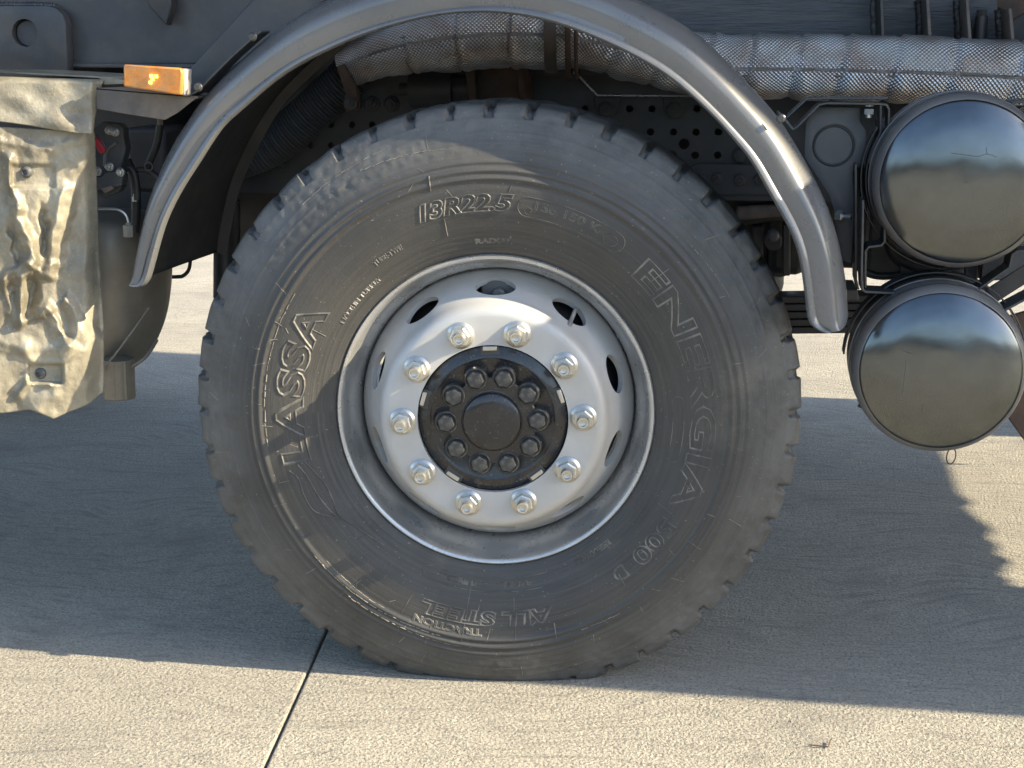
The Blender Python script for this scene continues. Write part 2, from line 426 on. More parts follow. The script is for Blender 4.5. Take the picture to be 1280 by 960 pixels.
def flat(p):
    # weight on the ground: flattened contact and a slight bulge
    lim = -AXLE_Z+.0015
    if p.z < -.40:
        k = min(1, (-.40-p.z)/.16); k *= math.exp(-(p.x/.26)**2)
        p.y += (-1 if p.y < .127 else 1)*.022*k*math.sin(min(1, max(0, (.57-math.hypot(p.x, p.z))/.2))*pi)
    if p.z < lim: p.z = lim + (p.z-lim)*.02
    return p
def build_tyre():
    NP = 48; SUB = 18; seg = NP*SUB
    prof = [(p.x, p.y, 's') for p in _pr]
    # rounded corner, then the tread
    prof += [(r_+.0095, y_, 't') for r_, y_ in ((.5610, .0145), (.5625, .019), (.5633, .026), (.5637, .036), (.5640, .045), (.5643, .052), (.5645, .060), (.5650, .068), (.565, .074), (.565, .085), (.5655, .095), (.5655, .112), (.5655, .118), (.566, .127))]
    mir = [(r, .254-y, k) for r, y, k in reversed(prof[:-1])]
    mir = [m for i, m in enumerate(mir) if m[2] == 't' or i % 6 == 0] + [(.296, .244, 's')]
    prof = prof + mir; n = len(prof)
    V, Fc = [], []
    for i in range(seg):
        a = 2*pi*i/seg; pitch = i/SUB; ph = pitch-math.floor(pitch); lug = math.floor(pitch) % NP
        for r, y, k in prof:
            rr, yy = r, y
            side = y < .127
            yc = y if side else .254-y
            phs = ph if side else (ph+.5) % 1
            if k == 's' and side: yy = y - relief(r)
            if r > .546:
                edge = min(1, (r-.546)/.010)
                wv = .24+.045*math.sin(lug*2.3)
                sw = yc*2.2                       # grooves lean over the tread
                q = (phs+sw) % 1
                inside = 0 < q < wv
                m_ = 0
                if q < wv:
                    m_ = min(1, min(q, wv-q)/.035)*(.75+.5*noise.noise(Vector((lug*1.7, 3, 0))))
                if yc < .075:
                    rr = r - .0155*m_*edge
                    if yc < .02: yy = y + (1 if side else -1)*.0045*m_*edge
                elif m_ > 0 and yc < .11: rr = r-.011*m_
                # circumferential zigzag groove
                if .060 < yc < .080: rr = min(rr, r-.013)
                ns = noise.noise(Vector((math.cos(a)*14, math.sin(a)*14, yc*30+lug)))
                rr += ns*.0032*edge*(1 if m_ < .5 else .4)
                yy += (1 if side else -1)*noise.noise(Vector((lug*3.1, .5, 0)))*.0018*edge
            if side and r > .475:
                z = min(1, (r-.475)/.02)
                yy -= .0013*z*noise.noise(Vector((r*60*math.cos(a)*1.2, r*60*math.sin(a)*1.2, 3)))
                # pocked scuff patch, upper left
                da = math.degrees(a)
                wz = math.exp(-((da-122)/13)**2)*math.exp(-((r-.505)/.02)**2)
                if wz > .02: yy += wz*.0032*max(0, noise.noise(Vector((r*math.cos(a)*70, r*math.sin(a)*70, 9)))-.12)
            p = Vector((rr*math.cos(a), yy, rr*math.sin(a)))
            V.append(flat(p))
    for i in range(seg):
        i2 = (i+1) % seg
        for j in range(n-1): Fc.append((i*n+j, i2*n+j, i2*n+j+1, i*n+j+1))
    return V, Fc
tyre = mk('tyre', build_tyre(), rubber_mat, wheel, smooth=50)
set_uv(tyre, lambda c: ((math.atan2(c.z, c.x)/(2*pi)), math.hypot(c.x, c.z)))
tyre['label'] = 'worn dusty black tyre with lettered sidewall and blocky shoulder tread'

# ---- sidewall lettering
def text_vf(body, size, outline=None, depth=.0008, shear=0, spacing=1.0, bold=0.0):
    cu = bpy.data.curves.new('t', 'FONT'); cu.body = body; cu.size = size; cu.shear = shear; cu.space_character = spacing
    cu.resolution_u = 3; cu.offset = bold
    if outline: cu.fill_mode = 'NONE'; cu.bevel_depth = outline; cu.bevel_resolution = 0
    else: cu.extrude = depth
    o = bpy.data.objects.new('t', cu); C.objects.link(o)
    dg = bpy.context.evaluated_depsgraph_get(); dg.update()
    me = bpy.data.meshes.new_from_object(o.evaluated_get(dg))
    bm = bmesh.new(); bm.from_mesh(me)
    long = [e for e in bm.edges if e.calc_length() > .012]
    if long and outline: bmesh.ops.subdivide_edges(bm, edges=long, cuts=3)
    V = [v.co.copy() for v in bm.verts]; Fc = [tuple(v.index for v in f.verts) for f in bm.faces]
    bm.verts.index_update(); Fc = [tuple(v.index for v in f.verts) for f in bm.faces]; V = [v.co.copy() for v in bm.verts]
    bm.free(); bpy.data.objects.remove(o); bpy.data.curves.remove(cu); bpy.data.meshes.remove(me)
    return V, Fc
def on_sidewall(vf, a0, r0, fit=None, stretch_r=1.0, lift=0.0):
    V, Fc = vf
    if not V: return vf
    x0 = min(v.x for v in V); x1 = max(v.x for v in V)
    k = 1.0
    if fit: k = (fit*r0)/(x1-x0)
    out = []
    for v in V:
        a = a0 - (v.x-x0)*k/r0; r = r0+v.y*stretch_r
        out.append(flat(Vector((r*math.cos(a), side_y(r)-relief(r)-lift-v.z, r*math.sin(a)))))
    return out, Fc
def letter(text, a_from, a_to, r0, size, outline=None, label=None, **kw):
    vf = on_sidewall(text_vf(text, size, outline, **kw), R(a_from), r0, fit=abs(R(a_from-a_to)))
    o = mk('sidewall_lettering', vf, letter_mat if outline is None else letter_mat, wheel, smooth=0)
    if label: o['label'] = label
    return o
letter('LASSA', 195, 147.5, .362, .066, outline=.0019, label='raised outline letters LASSA', shear=.05, bold=.0024, spacing=1.12)
letter('ENERGIA', 47, -27, .367, .062, outline=.0010, label='raised outline letters ENERGIA', bold=.0015)
letter('500', -30.5, -46, .370, .045, outline=.0012, label='raised outline digits 500', bold=.001)
letter('D', -49.5, -53.5, .372, .040, label='raised letter D')
letter('13R22.5', 110.5, 84.5, .384, .040, outline=.0015, label='raised size marking 13R22.5', shear=.25, bold=.0016)
letter('156/150 K', 79, 61, .392, .022, outline=.0006, label='raised load marking 156/150 K')
letter('ALL STEEL', 287, 249, .388, .035, outline=.0015, label='raised letters ALL STEEL', shear=.1, bold=.0016)
letter('TRACTION', 267, 248.5, .4215, .018, outline=.0012, label='raised letters TRACTION')
letter('RADIAL', 282, 272, .331, .014, outline=.0008)
letter('TUBELESS', 265, 251, .331, .014, outline=.0008)
letter('REGROOVABLE', -48, -62, .323, .014, outline=.0008)
letter('MADE IN TURKEY', 149, 129, .327, .011, outline=.0008)
letter('TUBE-TYPE', 128, 118, .352, .014, outline=.0008)
letter('RADIAL', 96, 84, .322, .013, outline=.0008)
def polar_line(pts, rad=.0008, name='sidewall_lettering', n=40):   # (angle deg, r)
    pp = catmull([(a, r*1000, 0) for a, r in pts], n)
    W = []
    for q in pp:
        a = R(q.x); r = q.y/1000
        W.append(flat(Vector((r*math.cos(a), side_y(r)-relief(r)-rad*.3, r*math.sin(a)))))
    return tube(W, rad, 6)
def rbox(a0, a1, r0, r1, rad=.0007):
    m = (r0+r1)/2; h = (r1-r0)/2; da = math.degrees(h/m)
    pts = []
    for k in range(9):
        t = pi/2 + pi*k/8; pts.append((a0-da + (-math.cos(t))*da*1.0 + 0, m+math.sin(t)*h))
    for k in range(9):
        t = -pi/2 + pi*k/8; pts.append((a1+da - math.cos(t)*da, m+math.sin(t)*h))
    pts.append(pts[0])
    W = [Vector((r*math.cos(R(a)), side_y(r)-relief(r)-.0003, r*math.sin(R(a)))) for a, r in pts]
    # long sides need more points
    P2 = []
    for (a, r), (b, s) in zip(pts, pts[1:]):
        n = max(1, int(abs(a-b)/2))
        for k in range(n): P2.append((a+(b-a)*k/n, r+(s-r)*k/n))
    P2.append(P2[0])
    return tube([flat(Vector((r*math.cos(R(a)), side_y(r)-relief(r)-.0003, r*math.sin(R(a))))) for a, r in P2], rad, 5, caps=False)
wave1 = polar_line([(196, .403), (199, .392), (204, .395), (209, .392), (213, .372), (215, .362)], .0015)
wave2 = polar_line([(195, .385), (199, .376), (205, .372), (210, .368), (214, .364)], .0015)
wave3 = polar_line([(194.5, .372), (198, .362), (203, .352), (209, .352), (214, .358), (222, .345), (231, .336)], .0014)
mk('sidewall_emblem', join(wave1, wave2, wave3), letter_mat, wheel, smooth=60, label='raised wave emblem beside the letters LASSA')
for q_ in ((83.5, 53.5, .377, .413), (7, -14, .333, .353), (291, 246, .325, .349)): mk('raised_frame', rbox(*q_), letter_mat, wheel, smooth=60)
rib = []
for a, r0, r1, rd in ((105, .432, .459, .0013), (104, .345, .378, .0008), (157, .425, .441, .0012), (155, .345, .375, .0009), (214, .425, .448, .0011), (204, .432, .458, .001), (262.5, .33, .45, .0007),
                      (254, .36, .47, .0006), (246, .39, .43, .0007), (276, .36, .44, .0006), (-74, .42, .45, .0012), (-52, .385, .41, .001), (-37, .41, .43, .0007), (42, .38, .425, .0008), (14, .44, .47, .0008), (86, .418, .43, .0008), (178, .43, .45, .0007), (224, .34, .36, .0007), (231, .415, .47, .0006), (-28, .35, .38, .0006), (-60, .315, .33, .0006)):
    rib.append(polar_line([(a, r0), (a-.25, (r0+r1)/2), (a-.5, r1)], rd, n=14))
mk('mould_rib', join(*rib), letter_mat, wheel, smooth=60, kind='stuff')
mk('emblem_ring', (polar_line([(57.5+2*math.cos(t*pi/8), .394+.0105*math.sin(t*pi/8)) for t in range(17)], .0006, n=40)), letter_mat, wheel, smooth=60)
mk('emblem_ring', (polar_line([(80.5+1.0*math.cos(t*pi/8), .388+.006*math.sin(t*pi/8)) for t in range(17)], .0005, n=40)), letter_mat, wheel, smooth=60)

SCUFF = M('pale_scuff', (.20, .185, .15), .8, var=.5, scale=60)
sc_ = []
def scuff(a0, a1, r0, r1, rd):
    n = max(3, int(abs(a1-a0)*1.2)); a = a0
    while (a-a0)*(a1-a0) >= 0 and abs(a-a0) < abs(a1-a0):
        L_ = random.uniform(.6, 2.2)*(1 if a1 > a0 else -1)
        t = abs((a-a0)/(a1-a0+1e-9)); rr = r0+(r1-r0)*t+random.uniform(-.0008, .0008)
        sc_.append(polar_line([(a, rr), (a+L_/2, rr+random.uniform(-.0006, .0006)), (a+L_, rr)], rd*random.uniform(.5, 1.2), n=8)); a += L_*random.uniform(1, 1.5)
scuff(219, 256, .4430, .4470, .0011); scuff(222, 240, .4330, .4370, .0008); scuff(232, 262, .4560, .4600, .0007); scuff(170, 187, .4300, .4310, .0012); scuff(148, 168, .4310, .4310, .0008)
scuff(-68, -58, .4480, .4500, .0010); scuff(100, 118, .500, .512, .0009); scuff(112, 132, .528, .524, .0009); scuff(28, 44, .486, .480, .0007)
for k in range(46):
    a = random.choice([random.uniform(215, 300), random.uniform(100, 210), random.uniform(-60, 80)]); r = random.uniform(.37, .53); d = random.uniform(.006, .03)
    sc_.append(polar_line([(a, r), (a+(dd := random.uniform(-1.6, 1.6))*.5, r+d*.5), (a+dd, r+d)], random.uniform(.0003, .0006), n=8))
mk('scuff_mark', join(*sc_), SCUFF, wheel, smooth=60, kind='stuff')
# ---- rim (lip, flange and well)
rim_prof = [(.2915, .020), (.2985, .012), (.3005, .004), (.2995, -.002), (.2965, -.005), (.2930, -.0045), (.2895, .000), (.2870, .008), (.2850, .020), (.2825, .030),
            (.2790, .036), (.2740, .041), (.2690, .050), (.2660, .062), (.2645, .080), (.2630, .100), (.2600, .125), (.2580, .16), (.262, .24), (.268, .24), (.265, .16), (.270, .10), (.275, .05), (.287, .035)]
mk('rim', revolve([(p.x, p.y) for p in catmull([(r, y, 0) for r, y in rim_prof], 90)], 144, closed=False), rim_mat, wheel, smooth=60)
# ---- bell-shaped disc with ten hand holes
disc_out = [(.2625, .088), (.2612, .074), (.2570, .064), (.2510, .054), (.2430, .038), (.2345, .020), (.2265, .003), (.2200, -.012), (.2165, -.022), (.2135, -.0320), (.2105, -.0390), (.2065, -.0448), (.2010, -.0485), (.1950, -.0502), (.1880, -.0505), (.1400, -.0505)]
th = .011
disc_in = [(.1400, -.0395), (.1820, -.0395), (.1890, -.038), (.1960, -.0335), (.2020, -.026), (.2070, -.015), (.2130, -.001), (.2200, .014), (.2280, .031), (.2370, .050), (.2440, .064), (.2500, .076), (.2530, .088)]
dp = [(p.x, p.y) for p in catmull([(r, y, 0) for r, y in disc_out], 44)] + [(p.x, p.y) for p in catmull([(r, y, 0) for r, y in disc_in], 30)]
disc = mk('wheel_disc', revolve(dp, 160, closed=True), silver, wheel)
cut = []
for k in range(10):
    a = R(90+36*k)
    V = []; seg = 28; n0 = 0
    ax = Vector((math.cos(a), 0, math.sin(a))); tn = Vector((-math.sin(a), 0, math.cos(a)))
    tilt = R(27); dirv = (ax*math.cos(tilt) + Vector((0, -1, 0))*math.sin(tilt)); up = (ax*(-math.sin(tilt)) + Vector((0, -1, 0))*math.cos(tilt))
    cen = ax*.2360 + Vector((0, .0235, 0))
    for d in (-.03, .04):
        for i in range(seg):
            t = 2*pi*i/seg
            V.append(cen + dirv*d + tn*(.038*math.cos(t)*(1-.10*math.sin(t)**2)) + up*(.0285*math.sin(t)))
    cut.append((V, [tuple(range(seg)), tuple(range(2*seg-1, seg-1, -1))] + [(i, (i+1) % seg, seg+(i+1) % seg, seg+i) for i in range(seg)]))
boolean(disc, join(*cut))
disc['label'] = 'bell-shaped silver disc with ten oval hand holes'
# brake drum seen through the holes
mk('brake_drum', revolve([(0, .02), (.10, .02), (.185, .03), (.214, .055), (.226, .085), (.238, .10), (.240, .22), (0, .22)], 64), dark_part, wheel, smooth=40)
mk('brake_caliper', join(box(-.03, .035, .050, .16, .196, .244), xf(cyl(.013, .05, 16), Matrix.Translation((0.005, .03, .218)))), plate_grey, wheel, bevel=.004)
# nuts and studs
ROT0 = 16.2
nut_vf = hexhead(.033, .016, .0250, .004, .0115, .019)
nut0 = None
for k in range(10):
    a = R(ROT0+ -14.0 + 36*k)
    loc = (.1675*math.cos(a), -.0505, .1675*math.sin(a))
    rt = (0, random.uniform(0, 1.05), 0)
    if nut0 is None: nut0 = mk('wheel_nut', nut_vf, zinc, wheel, smooth=30, loc=loc, rot=rt)
    else: dup(nut0, wheel, loc, rt)
# ---- hub
HR = .1385
mk('hub', revolve([(p[0], p[1]) for p in [(HR, .0), (HR, -.040), (HR-.002, -.0425), (.131, -.0445), (.120, -.0500), (.116, -.0505), (.112, -.0485), (0, -.0485)]], 120), hub_mat, wheel, smooth=30)
BR = .0840
def lobed(rad_extra, y0, y1, y_bevel=.002):
    V = []; seg = 240; rings = []
    def rr(t, e):
        r = 0
        base = BR+.002
        r = base+e-.004
        for k in range(10):
            ak = R(2.5+36*k)
            d = (t-ak+pi) % (2*pi)-pi
            if abs(BR*math.sin(d)) < .0225+e and abs(d) < 1:
                r = max(r, BR*math.cos(d)+math.sqrt(max(0, (.0225+e)**2-(BR*math.sin(d))**2)))
        return r
    rows = [(0, y0), (0, y1+y_bevel), (-.002, y1)]
    for e, y in rows:
        for i in range(seg):
            t = 2*pi*i/seg; r = rr(t, rad_extra)+e
            V.append(Vector((r*math.cos(t), y, r*math.sin(t))))
    Fc = []
    for j in range(2):
        for i in range(seg): Fc.append((j*seg+i, j*seg+(i+1) % seg, (j+1)*seg+(i+1) % seg, (j+1)*seg+i))
    Fc.append(tuple(range(2*seg, 3*seg)))
    return V, Fc
mk('hub_flange', lobed(0, -.046, -.0625), hub_mat, wheel, smooth=30)
mk('hub_cap', revolve([(.060, -.058), (.059, -.0635), (.0565, -.0640), (.0550, -.0615), (.0535, -.0645), (.0520, -.0700), (.048, -.0725), (.030, -.0735), (0, -.0738)], 72), hub_mat, wheel, smooth=30)
hb = join(revolve([(.0205, -.0), (.0205, -.0045), (.0190, -.0060), (.0172, -.0050), (.0165, -.002), (0, -.002)], 32), move(hexhead(.0275, .0135, .0, 0), (0, -.001, 0)))
b0 = None
for k in range(10):
    a = R(2.5+36*k); loc = (BR*math.cos(a), -.0600, BR*math.sin(a)); rt = (0, random.uniform(0, 1.05), 0)
    if b0 is None: b0 = mk('hub_bolt', hb, hubbolt_mat, wheel, smooth=30, loc=loc, rot=rt)
    else: dup(b0, wheel, loc, rt)
cl0 = None
clipv = join(box(-.013, .013, -.0515, -.040, -.004, .004))
rec = join(box(-.0175, .0175, -.0485, -.040, -.013, .0035))
for k, ad in enumerate((92, 164, 236, 308, 20)):
    a = R(ad); loc = (.1335*math.cos(a), 0, .1335*math.sin(a)); rt = (0, pi/2-a, 0)
    if cl0 is None:
        cl0 = mk('centring_clip', clipv, zinc, wheel, bevel=.001, loc=loc, rot=rt); rc0 = mk('clip_recess', rec, dark_part, wheel, bevel=.001, loc=loc, rot=rt)
    else: dup(cl0, wheel, loc, rt); dup(rc0, wheel, loc, rt)
# cast mark on the hub edge
vf = text_vf('C ASM 1170508', .011, None, depth=.0006, spacing=1.15)
x0 = min(v.x for v in vf[0]); x1 = max(v.x for v in vf[0]); rT = .1215
vv = []
for v in vf[0]:
    t = (v.x-x0)/(x1-x0); a = R(252 + t*52); r = rT+.006-v.y
    vv.append(Vector((r*math.cos(a), -.0462-v.z, r*math.sin(a))))
mk('cast_mark', (vv, vf[1]), hubbolt_mat, wheel, smooth=0)
# valve stem
vs = [(.170, .03, .168), (.166, -.005, .163), (.161, -.025, .156), (.157, -.040, .150)]
va = R(52); vs = [(.232*math.cos(va)+.006, .070, .232*math.sin(va)+.006), (.232*math.cos(va)+.006, .03, .232*math.sin(va)+.010), (.230*math.cos(va)+.001, .01, .228*math.sin(va)), (.226*math.cos(va)-.003, -.012, .212*math.sin(va))]
mk('valve_stem', tube(catmull(vs, 14), lambda t, a: .0042 if t < .8 else .0058, 10), bright_metal, wheel, smooth=50)

# ---- the wheel on the far side and the axle between
far = empty('wheel', (0, 2.32, AXLE_Z), truck, (0, 0, pi+STEER))
for o in list(wheel.children):
    if o.name.split('.')[0] in ('tyre', 'rim', 'wheel_disc'): dup(o, far, (0, 0, 0))
mk('axle', xf(cyl(.06, 1.7, 20), Matrix.Translation((0, .3, AXLE_Z))), dark_part, truck)

# ---- mudguard
inner = [(168, 358), (176, 358), (183, 352), (187, 342), (195, 312), (206, 275), (225, 237), (249, 200), (275, 160), (300, 137), (353, 92), (411, 61), (470, 37), (539, 19), (592, 14), (640, 16),
         (690, 26), (740, 44), (790, 67), (840, 97), (890, 142), (915, 170), (940, 200), (960, 236), (982, 274), (997, 307), (1005, 345), (1010, 388), (1013, 402), (1021, 411), (1034, 416)]
outer = [(157, 355), (156, 350), (157, 343), (158, 331), (165, 294), (176, 249), (188, 218), (205, 182), (222, 155), (250, 114), (300, 66), (345, 28), (396, 0), (450, -22), (530, -40), (610, -45), (690, -39), (750, -23),
         (797, 0), (857, 32), (905, 75), (940, 112), (976, 152), (1010, 208), (1035, 258), (1050, 303), (1059, 352), (1062, 388), (1063, 399), (1062, 406), (1060, 411)]
YG = -.045
def guard():
    n = 120
    I = catmull([P(x, y, YG) for x, y in inner], n*4); 
    # pair points by index proportion of the control polygon: same number of controls on both sides
    def samp(c):
        pts = [P(x, y, YG) for x, y in c]; out = []
        m = len(pts)-1
        for k in range(n):
            s = m*k/(n-1); i = min(int(s), m-1); u = s-i
            p0 = pts[max(0, i-1)]; p1 = pts[i]; p2 = pts[i+1]; p3 = pts[min(m, i+2)]
            out.append(.5*((2*p1)+(p2-p0)*u+(2*p0-5*p1+4*p2-p3)*u*u+(3*p1-p0-3*p2+p3)*u**3))
        for _ in range(3): out = [out[0]] + [(out[i-1]+2*out[i]+out[i+1])/4 for i in range(1, n-1)] + [out[-1]]
        return out
    I, O = samp(inner), samp(outer)
    V, Fc = [], []
    for i in range(n):
        d = O[i]-I[i]; W_ = d.length; nn = d.normalized()
        prof = [(-.001, .014), (-.003, .006), (-.002, -.003), (.002, -.007), (.007, -.0065), (.0105, -.003), (.013, -.001), (W_*.28, -.003), (W_*.46, -.004), (W_*.57, -.0035), (W_*.65, .000),
                (W_*.73, .007), (W_*.86, .022), (W_*.96, .036), (W_, .055), (W_, .09), (W_-.002, .25), (W_-.006, .455), (W_-.012, .462), (W_-.037, .465), (W_-.037, .461), (W_-.014, .457),
                (W_-.010, .445), (W_-.006, .25), (W_-.004, .06), (W_*.93, .040), (W_*.80, .020), (W_*.6, .006), (W_*.4, .001), (.013, .004), (.004, .014)]
        for u, y in prof: V.append(I[i]+nn*u+Vector((0, y, 0)))
    m = len(prof)
    for i in range(n-1):
        for j in range(m):
            j2 = (j+1) % m; Fc.append((i*m+j, i*m+j2, (i+1)*m+j2, (i+1)*m+j))
    Fc += [tuple(range(m)), tuple((n-1)*m+j for j in range(m))]
    return V, Fc, I, O
gV, gF, gI, gO = guard()
mg = mk('mudguard', (gV, gF), guard_mat, truck, smooth=50, label='arched glossy dark grey mudguard over the wheel')
mg.data.materials.append(liner_mat)
for p in mg.data.polygons:
    if p.index < 119*31 and (p.index % 31) in range(16, 30): p.material_index = 1
# thin bolted strip along the outer edge and its screws
st = ribbon([(232, 121), (248, 113), (262, 98), (290, 70), (318, 45), (326, 39)], YG+.02, YG+.07, .004)
mk('guard_strip', st, strap_mat, mg, bevel=.001)
sc = None
for x, y in ((316, 46), (248, 109), (976, 148)):
    v = hexhead(.011, .005, .008, .0015)
    o = mk('guard_screw', v, strap_mat, mg, loc=P(x, y, YG+.0)) if sc is None else dup(sc, mg, P(x, y, YG))
    sc = sc or o

# ---- marker light on its bracket
mk('light_bracket', join(plate([(120, 110), (160, 108), (231, 119), (246, 122), (222, 141), (206, 150), (160, 143), (120, 136)], -.02, .004), ribbon([(120, 111), (231, 120), (247, 122)], -.02, .10, .004)), brown_steel, truck, bevel=.001)
mk('diagonal_brace', plate([(232, 92), (322, -8), (420, -40), (420, -8), (262, 106), (240, 128)], .10, .03), black_paint, truck, bevel=.003)
ml = mk('side_marker_light', plate([(157, 84), (233, 86), (232, 120), (158, 107)], -.052, .03), lamp_grey, truck, bevel=.004, label='oblong amber side marker light, lit')
mk('lens', plate([(154, 80.5), (226, 85), (228, 92), (226, 119), (154, 108)], -.062, .012), amber, ml, bevel=.003)
l0 = None
for x, y in ((188, 103), (190.5, 99), (195, 95.5), (189, 95)):
    p = P(x, y, -.0635); s = .0026
    if l0 is None: l0 = mk('led', box(-s, s, -.001, .002, -s, s), led_mat, ml, loc=p, smooth=0)
    else: dup(l0, ml, p)
hz = [(183, 88), (199, 88), (200, 107), (182, 106)]

# ---- body and chassis above
mk('body_crossbeam', plate([(-160, -90), (400, -90), (392, 20), (330, 78), (235, 81), (85, 81), (-160, 79)], .34, .25), black_paint, truck, bevel=.004, label='black side face of the subframe above the wheel')
mk('beam_lip', plate([(60, 78), (262, 80), (262, 86), (60, 84)], .325, .2), black_paint, truck, bevel=.003)
mp_ = mk('mounting_plate', plate([(-120, 7), (60, 7), (70, 10), (78, 18), (82, 30), (85, 96), (-120, 96)], .30, .03), black_paint, truck, bevel=.003, label='black mounting plate with round hole and rounded corner')
hc = P(31, 41, .30); rr_ = 17*mpp(.3)
boolean(mp_, xf(cyl(rr_, .034, 40), Matrix.Translation(hc+Vector((0, -.008, 0)))))
mk('hole_plug', xf(cyl(rr_*.95, .01, 40), Matrix.Translation(hc+Vector((0.001, .013, -.001)))), black_paint, mp_, bevel=.002)
wb = catmull([P(x, y, .335) for x, y in ((-60, 6), (20, 6), (56, 6.5), (68, 8), (77, 14), (83, 24), (86, 40), (88, 60), (89, 76))], 90)
mk('weld_bead', tube(wb, lambda t, a: .0055+.0016*math.sin(t*330)+.001*noise.noise(Vector((t*60, a, 0))), 8), black_paint, mp_, smooth=60)
mk('hanging_bracket', plate([(178, -20), (212, -20), (214, 8), (208, 32), (186, 8)], .30, .03), dark_part, truck, bevel=.003)

subf = mk('subframe', join(plate([(700, -90), (1237, -90), (1250, 30), (1262, 66), (700, 66)], .70, .03)), rough_steel, truck, bevel=.003, label='rough rolled black subframe side')
for x, w_, yt in ((1098, 9, -40), (1155, 6, 0), (1203, 6, 0), (1255, 8, 12)):
    a = P(x, 60, .70); b = P(x, yt, .70)
    t = .007
    v = [Vector((a.x-t/2, .58, a.z)), Vector((a.x+t/2, .58, a.z)), Vector((b.x+t/2-.004, .60, b.z)), Vector((b.x-t/2-.004, .60, b.z))]
    V = [Vector((p.x, p.y, p.z)) for p in v] + [Vector((p.x, .705, p.z)) for p in v]
    mk('gusset', (V, prism(v, (0, 1, 0))[1]), brown_steel if x > 1100 else dark_part, truck, bevel=.0015)
    mk('weld_bead', tube(catmull([Vector((a.x-t, .697, a.z)), Vector((b.x-t-.004, .697, b.z))], 50), lambda q, an: .009+.004*noise.noise(Vector((q*22, an*.4, x))), 8), dark_part, truck, smooth=60)
pb = P(1224, 62, .66); pt = P(1227, 22, .66)
mk('rubber_buffer', join(tube([pb, pt], .0135, 18), tube([pt, pt+Vector((0, 0, .004))], .0125, 18), move(cyl(.011, .012, 6, 'Z'), pt+Vector((0, 0, .004)))), dark_part, truck, smooth=35)
mk('cross_brace', join(plate([(1235, -60), (1330, -60), (1330, 8), (1285, 14), (1262, 28), (1252, 12), (1243, 9)], .74, .05)), rust, truck, bevel=.003)
mk('cross_brace', join(plate([(1258, 26), (1263, 30), (1296, 56), (1330, 56), (1330, 90), (1240, 90), (1240, 40)], .76, .05)), dark_part, truck, bevel=.003)
mk('cross_brace', plate([(1276, 22), (1330, 10), (1330, 60), (1278, 44)], .80, .03), rust, truck, bevel=.003)

# frame rail with its hole pattern
rail = mk('frame_rail', box(-3.2, 2.6, .785, .795, P(640, 246, .785).z, P(640, 84, .785).z), rail_mat, truck, smooth=30, label='grey chassis rail with rows of drilled holes')
holes = [(731, 136, 4.4), (787, 136, 4.4), (815, 136, 4.4), (871, 136, 4.4), (787, 164, 4.4), (813, 165, 4.6), (842, 165, 4.4), (870, 165, 4.6), (898, 165, 4.6), (841, 193, 4.6), (869, 194, 4.6), (897, 194, 4.6), (855, 180, 6.6)]
holes += [(388, 156, 4), (414, 156, 4.2), (440, 156, 4.2), (465, 156, 4.2), (362, 156, 4), (388, 182, 4), (414, 182, 4), (338, 182, 4), (364, 183, 4.2), (440, 182, 4)]
holes += [(925, 136, 4.4), (926, 165, 4.4), (953, 165, 4.4), (953, 194, 4.4)]
boolean(rail, join(*[xf(cyl(r*mpp(.785), .03, 20), Matrix.Translation(P(x, y, .785)+Vector((0, -.01, 0)))) for x, y, r in holes]))
mk('rail_flange', join(box(-3.2, 2.6, .795, .86, P(640, 84, .785).z-.008, P(640, 84, .785).z), box(-3.2, 2.6, .795, .86, P(640, 246, .785).z, P(640, 246, .785).z+.008)), rail_mat, truck, smooth=0)
fb = None
for x, y, r in ((925, 194, 7), (897, 222, 8), (925, 224, 9), (950, 224, 8), (875, 222, 7), (757, 137, 9), (843, 137, 9), (447, 130, 8), (465, 130, 7), (490, 130, 7), (318, 208, 8), (340, 208, 8), (352, 208, 7), (960, 200, 7), (985, 230, 8)):
    o = mk('frame_bolt', hexhead(.024, .012, .019, .003, .006, .006), rail_mat, rail, loc=P(x, y, .784), rot=(0, random.random(), 0)) if fb is None else dup(fb, rail, P(x, y, .784), (0, random.random(), 0))
    fb = fb or o
mk('bolt_plate', join(plate([(862, 208), (872, 204), (990, 206), (1000, 216), (1000, 244), (862, 244)], .776, .009)), rail_mat, rail, bevel=.003)
for x0 in (757, 843):
    mk('rail_clamp', plate([(x0-15, 121), (x0+16, 121), (x0+15, 138), (x0+7, 148), (x0-5, 149), (x0-13, 138)], .774, .010), rail_mat, rail, bevel=.003)
    mk('frame_bolt', hexhead(.026, .012, .019, .003, .007, .007), rail_mat, rail, loc=P(x0, 137, .774))
mk('brake_pipe', tube(catmull([P(x, y, .72) for x, y in ((700, 84), (720, 92), (735, 107), (746, 118), (752, 119), (800, 119.5), (880, 120), (960, 120))], 40), .0024, 8), bright_metal, truck, smooth=60)
mk('spring_hanger', join(plate([(588, 78), (650, 78), (656, 130), (656, 170), (582, 170), (584, 120)], .70, .07), plate([(580, 76), (592, 76), (598, 150), (588, 150)], .67, .12), plate([(644, 76), (652, 76), (662, 150), (652, 150)], .67, .12)), rust, truck, bevel=.003)
# air spring / damper cluster left of it
mk('damper', join(xf(cyl(.042, .10, 20, 'X'), Matrix.Translation(P(514, 112, .72))), xf(cyl(.030, .06, 12, 'X'), Matrix.Translation(P(560, 112, .72))), xf(cyl(.015, .04, 12, 'X'), Matrix.Translation(P(500, 112, .72)))), dark_part, truck, smooth=35)
